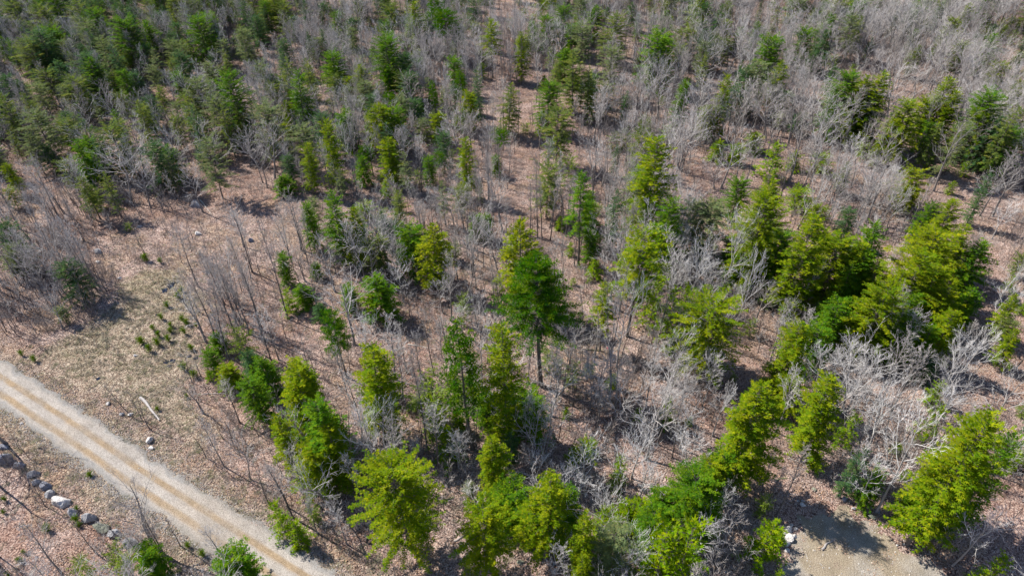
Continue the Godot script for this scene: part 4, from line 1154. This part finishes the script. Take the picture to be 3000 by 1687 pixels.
		if px.y > 780.0 and px.y < 1687.0 and px.x > 0.0 and px.x < 3000.0:
			kind = "L" if rng.randf() < 0.5 else "B"
		if mid > 0.5:
			kind = ["G", "Q", "L", "O", "B", "Q", "D", "P"][rng.randi() % 8]
		var h := rng.randf_range(5.0, 11.5) if mid < 0.5 else rng.randf_range(3.5, 9.0)
		if kind == "L" or kind == "B":
			h = rng.randf_range(1.0, 2.4) if px.y > 780.0 else rng.randf_range(1.8, 3.8)
		take(x, z)
		if px.y > -30.0 and px.x > -40.0 and px.x < 3040.0 and px.y < 1720.0:
			plant(kind, Vector3(x, 0, z), h, -1.0)
			added += 1
		else:
			if not far_sets.has(kind):
				kind = "G"
			far_sets[kind].append([x, z, h])
	print("scattered evergreens: ", added)
	var sets: Array = []
	for k in far_sets:
		for vi in variants[k].size():
			var tr: Array = []
			for i in far_sets[k].size():
				if i % variants[k].size() == vi:
					var q: Array = far_sets[k][i]
					tr.append(turned(on_ground(Vector3(q[0], 0, q[1])), q[2] / variants[k][vi].h, q[2] / variants[k][vi].h))
			sets.append([variants[k][vi].trunk, tr])
			sets.append([variants[k][vi].crown, tr])
	scatter("distant_evergreens", "evergreen wood going on past the trees that stand apart", sets)
	# ---- scattered bare trees, saplings, shrubs
	grow_bare("a", ["a", "a", "b"], 24000, 0.30, 1.1, 205)
	grow_bare("t", ["t"], 60000, 0.56, 0.45, 240)
	grow_bare("s", ["s"], 36000, 0.38, 0.6, 200)
	# ---- rocks
	var row := [[32, 560, 108, 100, "blue", "largest round slab boulder with a crack at the end of the row"], [138, 608, 92, 62, "blue", "dark bluish boulder next to the round slab boulder"], [245, 680, 92, 62, "grey", "low grey boulder half sunk in leaves in the row"], [272, 742, 64, 54, "grey", "small grey boulder touching its darker neighbour"], [345, 760, 92, 80, "blue", "dark split boulder in the roadside row"], [380, 822, 88, 68, "grey", "rough grey boulder next to the pale long boulder"], [462, 880, 128, 98, "pale", "long pale boulder with a white flat top"], [552, 962, 64, 92, "grey", "narrow upright grey boulder beside a green seedling"], [665, 1005, 104, 92, "grey", "blocky grey boulder with a flat top"], [760, 1075, 122, 82, "moss", "greenish lichen-covered boulder in the row"], [860, 1120, 94, 80, "grey", "grey boulder under thin bare branches"], [975, 1185, 104, 82, "grey", "boulder behind bare stems at the end of the row"], [25, 475, 70, 44, "blue", "dark low boulder sunk in brown brush"]]
	for q in row:
		put_rock(6, q[0], q[1], q[2], q[3], q[5], q[4], "row of boulders along the road")
	for q in [[6, 815, 147, 32, 28, "pale", "small white stone on the mown verge"], [6, 918, 227, 40, 34, "grey", "small dark grey stone beside a white flat one"], [6, 985, 228, 42, 24, "pale", "flat white stone beside a dark grey one"], [6, 1128, 420, 56, 52, "pale", "cream white boulder at the road edge"], [6, 1140, 480, 48, 34, "pale", "flat tan stone in front of the cream white boulder"], [6, 160, 296, 32, 18, "pale", "small pale stone on the low roadside"], [3, 1490, 307, 50, 32, "pale", "white stone alone on the brown slope"], [3, 1895, 362, 42, 42, "blue", "bluish round stone on the leaf slope"], [3, 740, 445, 62, 46, "grey", "grey stone beside a small bent stump"], [3, 740, 528, 38, 26, "pale", "pale stone on bare brown ground"], [3, 1052, 263, 48, 24, "grey", "flat grey stone under brown brush"], [3, 1475, 80, 96, 60, "blue", "dark boulder beside a fallen pale trunk"], [3, 900, 650, 30, 20, "pale", "small light stone on the leafy slope"], [3, 1012, 1223, 28, 18, "pale", "small light stone on the grassy field"], [8, 997, 795, 42, 30, "moss", "round mossy stone alone on sunny leaves"], [8, 870, 880, 26, 20, "grey", "smallest of three grey stones among leaves"], [8, 905, 908, 48, 26, "pale", "flat pale stone in a group of three"], [8, 910, 882, 32, 22, "grey", "upper grey stone in a group of three"], [8, 1228, 862, 44, 40, "blue", "bluish stone in the shade below a bare tree"], [8, 1297, 938, 38, 24, "grey", "stone at the tip of the dirt clearing"], [8, 1425, 998, 58, 36, "moss", "flat mossy stone on leaves beside the clearing"], [8, 1480, 955, 30, 40, "blue", "bluish stone upright beside the mossy flat one"], [8, 1575, 1025, 38, 32, "blue", "small bluish stone in tree shade"], [8, 1675, 1207, 24, 18, "pale", "small white stone on the clearing border"], [8, 1620, 1215, 22, 14, "pale", "tiny white stone on the clearing border"], [7, 210, 1055, 62, 52, "moss", "mossy grey boulder left of the broad hemlock"], [7, 1350, 1325, 60, 44, "moss", "mossy boulder in the shade between hemlocks"], [7, 1475, 1290, 40, 36, "blue", "bluish stone among leaves between hemlocks"], [7, 1620, 1395, 46, 60, "grey", "tall grey stone under a hemlock edge"], [7, 1610, 1340, 36, 36, "grey", "small grey stone under a hemlock edge"], [1, 2005, 795, 44, 34, "grey", "grey stone far back among bare poles"]]:
		put_rock(q[0], q[1], q[2], q[3], q[4], q[6], q[5], "loose stones in the wood", "stone")
	for q in [[795, 1085, 58, 60, "big tan stone on top of the heap"], [825, 1062, 30, 25, "small stone behind the big tan one"], [857, 1090, 30, 25, "small stone beside the heap on dirt"], [765, 1122, 36, 36, "stone of the heap against the bush"], [805, 1155, 74, 62, "largest white stone of the heap"], [842, 1145, 44, 32, "pointed stone against the largest white one"], [790, 1200, 58, 38, "smooth low stone at the foot of the heap"], [785, 1250, 42, 30, "single stone below the heap"], [672, 1080, 28, 28, "pale stone behind the bright bush"]]:
		put_rock(8, q[0], q[1], q[2], q[3], q[4], "pale", "heap of pale stones by the clearing", "stone")
	# ---- logs, stump, tyre, ribbons
	log_between(6, 1060, 105, 1200, 275, 0.19, Color(0.34, 0.32, 0.31), "fallen_log", "pale fallen log with bark gone beside the verge", "log", 10)
	log_between(6, 1690, 58, 1440, 70, 0.05, Color(0.40, 0.38, 0.37), "fallen_branch", "long thin grey fallen branch beside a seedling", "branch", 5)
	log_between(3, 1505, 55, 1592, 165, 0.11, Color(0.36, 0.33, 0.30), "fallen_log", "pale fallen trunk resting by a dark boulder", "log", 4)
	log_between(7, 1565, 60, 1650, 130, 0.08, Color(0.55, 0.42, 0.33), "fallen_log", "short tan fallen log on sunny leaves", "log", 0)
	log_between(3, 30, 395, 195, 345, 0.08, Color(0.42, 0.38, 0.35), "fallen_log", "grey fallen pole in the brush by the thicket", "log", 4)
	log_between(8, 1545, 1085, 1585, 1055, 0.07, Color(0.45, 0.17, 0.08), "rotten_branch", "short rust-red rotten branch by the clearing", "branch", 0)
	var told := ["grey", "brown", "pale", "mossy"]
	var tints := [Color(0.27, 0.25, 0.24), Color(0.19, 0.14, 0.11), Color(0.38, 0.35, 0.32), Color(0.15, 0.17, 0.08)]
	for k in 26:
		var q := [[1, 1250, 820], [1, 1330, 960], [1, 1560, 1060], [1, 1420, 1200], [2, 300, 480], [2, 1050, 1140], [2, 1180, 980], [2, 1600, 1330], [4, 700, 870], [4, 1200, 560], [4, 1700, 700], [4, 1850, 1180], [4, 2350, 1120], [4, 2500, 1390], [4, 500, 1150], [5, 900, 830], [5, 350, 1330], [5, 600, 1280], [5, 2150, 700], [7, 750, 900], [7, 850, 1180], [7, 1650, 150], [8, 800, 560], [8, 700, 730], [8, 1050, 1250], [6, 1700, 400]][k] as Array
		var a := rng.randf_range(-0.9, 0.9)
		var len_ := rng.randf_range(90, 190) * (0.6 if q[0] < 3 else 1.0)
		log_between(q[0], q[1], q[2], q[1] + cos(a) * len_, q[2] + sin(a) * len_ * 0.7, rng.randf_range(0.06, 0.13), tints[k % 4], "fallen_log", "%s %s fallen trunk %s" % [["short", "thin", "long", "bent", "rotten"][k % 5], told[k % 4], "lying on leaves" if k < 20 else "with twig stubs, lying on leaves"], "log", 3 + k % 4)
	tyre()
	for q in [[4, 2005, 1182, Color(0.75, 0.02, 0.22), "pink survey ribbon tied to a sapling"], [6, 888, 1312, Color(0.85, 0.30, 0.01), "orange leaf rag caught in bare stems"]]:
		var g := on_ground(gp(tx2(q[0], q[1]), ty2(q[0], q[2] + 30)))
		var root := Node3D.new()
		root.name = numbered("marker_ribbon")
		root.position = g
		var s := Soup.new()
		s.tube([Vector3(0, -0.1, 0), Vector3(0.02, 0.8, 0), Vector3(0, 1.5, 0.02)], [0.02, 0.016, 0.01], 5, Color(0.2, 0.18, 0.17))
		part(root, "stake", s.mesh(M.bark))
		var w := Soup.new()
		w.tube([Vector3(0, 1.1, 0), Vector3(0, 1.22, 0)], [0.05, 0.05], 8, q[3])
		w.kite(Vector3(0.03, 1.18, 0.02), Vector3(0.24, 0.95, 0.1), Vector3(0.02, 0.02, 0.06), q[3])
		w.kite(Vector3(-0.03, 1.16, 0.03), Vector3(-0.16, 0.9, 0.16), Vector3(0.05, 0.01, 0.03), q[3])
		part(root, "ribbon", w.mesh(M.ribbon))
		tag(root, q[4], "ribbon")
		add_child(root)
	write_labels()
	ground_cover()

func grow_bare(called: String, kinds: Array, tries: int, chance: float, gap: float, single: int) -> void:
	var spots: Array = []
	for i in tries:
		var x := rng.randf_range(-185, 185)
		var z := rng.randf_range(-265, -24)
		if absf(x) > 0.78 * -z + 40.0:
			continue
		var c := chance * (0.75 + patch_noise.get_noise_2d(x * 0.8 + 200.0, z * 0.8) * 1.6)
		if called == "a":
			var pq := to_px(Vector3(x, 0, z))
			if pq.x > 1600.0 and pq.y < 620.0:
				c *= 1.35
			elif pq.x > 700.0 and pq.x < 2100.0 and pq.y < 1050.0:
				c *= 1.55
		var dense := 0.0
		for e in dense_places:
			dense = maxf(dense, e[3] * smoothstep(1.1, 0.7, Vector2((x - e[0].x) / e[1], (z - e[0].y) / e[2]).length()))
		c = c * maxf(growth(x, z), 0.0) if called == "a" else c * lerpf(growth(x, z), sqrt(growth(x, z)), 1.0)
		c += dense * (0.35 if called == "a" else 0.8)
		if road_dist(x, z) < 4.2:
			c = 0.0
		if rng.randf() > c or not free_at(x, z, gap if dense < 0.3 else gap * 0.6):
			continue
		take(x, z)
		spots.append(Vector3(x, 0, z))
	# those that show largest become things, the rest one mass
	spots.sort_custom(func(a, b): return a.z > b.z)
	var rest := {}
	var n := 0
	for p in spots:
		var px := to_px(p)
		var kind: String = kinds[rng.randi() % kinds.size()]
		var h := rng.randf_range(6.5, 11.5)
		if px.x > 1900.0 and px.y < 700.0 and called == "a":
			kind = "b" if rng.randf() < 0.65 else "a"
			h *= 1.12
		if called == "t":
			h = rng.randf_range(2.2, 6.5)
		elif called == "s":
			h = rng.randf_range(1.2, 3.2)
		if n < single and px.x > 0.0 and px.x < 3000.0 and px.y > 0.0 and px.y < 1687.0:
			plant(kind, p, h, -1.0)
			n += 1
		else:
			var vi := rng.randi() % (variants[kind] as Array).size()
			var key := kind + str(vi)
			if not rest.has(key):
				rest[key] = [kind, vi, []]
			var sy: float = h / variants[kind][vi].h
			rest[key][2].append(turned(on_ground(p), sy * rng.randf_range(0.8, 1.2), sy, 0.06))
	var sets: Array = []
	for key in rest:
		var r: Array = rest[key]
		sets.append([variants[r[0]][r[1]].trunk, r[2]])
		sets.append([variants[r[0]][r[1]].crown, r[2]])
	var words: Array = {"a": ["leafless_wood", "leafless grey wood filling the ground between the trees that stand apart"], "t": ["sapling_thicket", "leafless thin saplings growing as a thicket under the trees"], "s": ["brushwood", "brown leafless brushwood under the trees"]}[called]
	scatter(words[0], words[1], sets)
	print(called, ": ", spots.size(), " of them single ", n)

func tyre() -> void:
	var g := on_ground(gp(tx2(7, 212), ty2(7, 1185)))
	var s := Soup.new()
	var pts: Array = []
	for k in 25:
		var a := TAU * k / 24.0
		pts.append(Vector3(cos(a) * 0.30, 0.09, sin(a) * 0.30))
	var rad: Array = []
	for k in 25:
		rad.append(0.1)
	s.tube(pts, rad, 10, Color(0.035, 0.03, 0.03))
	var root := Node3D.new()
	root.name = numbered("old_tyre")
	root.position = g
	root.rotation.z = 0.06
	part(root, "tread", s.mesh(M.rubber))
	tag(root, "old black tyre lying flat on fallen leaves", "tyre")
	add_child(root)

func ground_cover() -> void:
	# dead grass tufts on the field and verges
	var tufts: Array = []
	for k in 3:
		rng.seed = 400 + k
		var s := Soup.new()
		for b in 26:
			var a := rng.randf() * TAU
			var p := Vector3(cos(a), 0, sin(a)) * rng.randf() * 0.14
			var d := Vector3(cos(a), rng.randf_range(0.5, 1.6), sin(a)).normalized()
			s.kite(p, p + d * rng.randf_range(0.12, 0.3), Vector3(-sin(a), 0, cos(a)) * 0.012, Color(0.24, 0.215, 0.155).lerp([Color(0.31, 0.28, 0.23), Color(0.15, 0.17, 0.075), Color(0.25, 0.205, 0.17)][k], rng.randf()))
		tufts.append(s.mesh(M.straw))
	# curled leaf and twig heaps of the litter
	var heaps: Array = []
	for k in 4:
		rng.seed = 420 + k
		var s := Soup.new()
		for b in 34:
			var p := Vector3(rng.randf_range(-0.45, 0.45), rng.randf_range(0.0, 0.07), rng.randf_range(-0.45, 0.45))
			var d := Vector3(rng.randf_range(-1, 1), rng.randf_range(-0.1, 0.7), rng.randf_range(-1, 1)).normalized()
			var w := d.cross(Vector3(rng.randf_range(-0.5, 0.5), 1, rng.randf_range(-0.5, 0.5))).normalized()
			s.kite(p, p + d * rng.randf_range(0.08, 0.16), w * 0.04, Color(0.30, 0.225, 0.19).lerp([Color(0.38, 0.31, 0.28), Color(0.20, 0.14, 0.12), Color(0.34, 0.22, 0.14), Color(0.30, 0.25, 0.23)][k], rng.randf()))
		for b in 5:
			var p := Vector3(rng.randf_range(-0.5, 0.5), 0.02, rng.randf_range(-0.5, 0.5))
			s.twig(p, p + Vector3(rng.randf_range(-1, 1), rng.randf_range(0, 0.5), rng.randf_range(-1, 1)) * rng.randf_range(0.3, 0.8), 0.011, Color(0.30, 0.26, 0.25))
		heaps.append(s.mesh(M.bark))
	var stones: Array = []
	for k in 3:
		rng.seed = 440 + k
		var s := Soup.new()
		var q: Array = []
		for v in [Vector3(1, 0, 0), Vector3(-1, 0, 0), Vector3(0, 0, 1), Vector3(0, 0, -1), Vector3(0, 0.7, 0), Vector3(0, -0.5, 0)]:
			q.append(v * rng.randf_range(0.7, 1.2) + Vector3(rng.randf_range(-0.2, 0.2), 0, rng.randf_range(-0.2, 0.2)))
		for f in [[0, 2, 4], [2, 1, 4], [1, 3, 4], [3, 0, 4], [2, 0, 5], [1, 2, 5], [3, 1, 5], [0, 3, 5]]:
			s.tri(q[f[0]], q[f[1]], q[f[2]], [Color(0.42, 0.405, 0.39), Color(0.30, 0.29, 0.285), Color(0.46, 0.42, 0.375)][k])
		stones.append(s.mesh(M.bark))
	rng.seed = 460
	var gt: Array = [[], [], []]
	var ht: Array = [[], [], [], []]
	var st: Array = [[], [], []]
	for i in 60000:
		var x := rng.randf_range(-62, 15)
		var z := rng.randf_range(-88, -27)
		var rd := road_dist(x, z)
		if rd < 2.15:
			continue
		var inside := Geometry2D.is_point_in_polygon(Vector2(x, z), field_poly)
		var c := 0.55 if inside else (0.42 if rd < 6.0 else 0.10)
		if patch_noise.get_noise_2d(x * 5.0, z * 5.0) < -0.12:
			c *= 0.3
		if rng.randf() < c:
			gt[rng.randi() % 3].append(turned(on_ground(Vector3(x, 0, z)) + Vector3(0, -0.01, 0), rng.randf_range(0.7, 1.5), rng.randf_range(0.6, 1.3)))
	for i in 60000:
		var z := -sqrt(rng.randf_range(26.0 * 26.0, 200.0 * 200.0))
		var x := rng.randf_range(-1, 1) * (0.74 * -z + 20.0)
		if road_dist(x, z) < 2.6 or Geometry2D.is_point_in_polygon(Vector2(x, z), field_poly):
			continue
		if Geometry2D.is_point_in_polygon(Vector2(x, z), clear_poly) and rng.randf() < 0.80:
			continue
		ht[rng.randi() % 4].append(turned(on_ground(Vector3(x, 0, z)), rng.randf_range(0.7, 1.6), rng.randf_range(0.7, 1.7)))
	for i in 26000:
		var k := rng.randi() % (road_pts.size() - 1)
		var p: Vector2 = road_pts[k].lerp(road_pts[k + 1], rng.randf())
		var d: Vector2 = (road_pts[k + 1] - road_pts[k]).normalized()
		var off := rng.randfn(2.3, 0.5) * (1.0 if rng.randf() < 0.6 else -1.0)
		p += Vector2(-d.y, d.x) * off
		var s := rng.randf_range(0.02, 0.05) * (2.0 if rng.randf() < 0.06 else 1.0)
		st[rng.randi() % 3].append(turned(Vector3(p.x, ground_y(p.x, p.y) + 0.02 + 0.03 * smoothstep(3.4, 2.6, absf(off)), p.y), s, s, 0.4))
	for i in 2600:
		var x := rng.randf_range(10, 48)
		var z := rng.randf_range(-48, -24)
		if not Geometry2D.is_point_in_polygon(Vector2(x, z), clear_poly) and rng.randf() < 0.8:
			continue
		var s := rng.randf_range(0.025, 0.09)
		st[rng.randi() % 3].append(turned(Vector3(x, ground_y(x, z) + 0.03, z), s, s, 0.4))
	var sets: Array = []
	for k in 3:
		sets.append([tufts[k], gt[k]])
	scatter("dry_grass", "short dry olive grass on the field and road verges", sets)
	sets = []
	for k in 4:
		sets.append([heaps[k], ht[k]])
	scatter("leaf_litter", "curled brown leaves and twigs covering the forest floor", sets)
	sets = []
	for k in 3:
		sets.append([stones[k], st[k]])
	scatter("gravel", "loose grey gravel along the road shoulders and clearing", sets)
	print("litter ", ht[0].size() * 4, " grass ", gt[0].size() * 3)
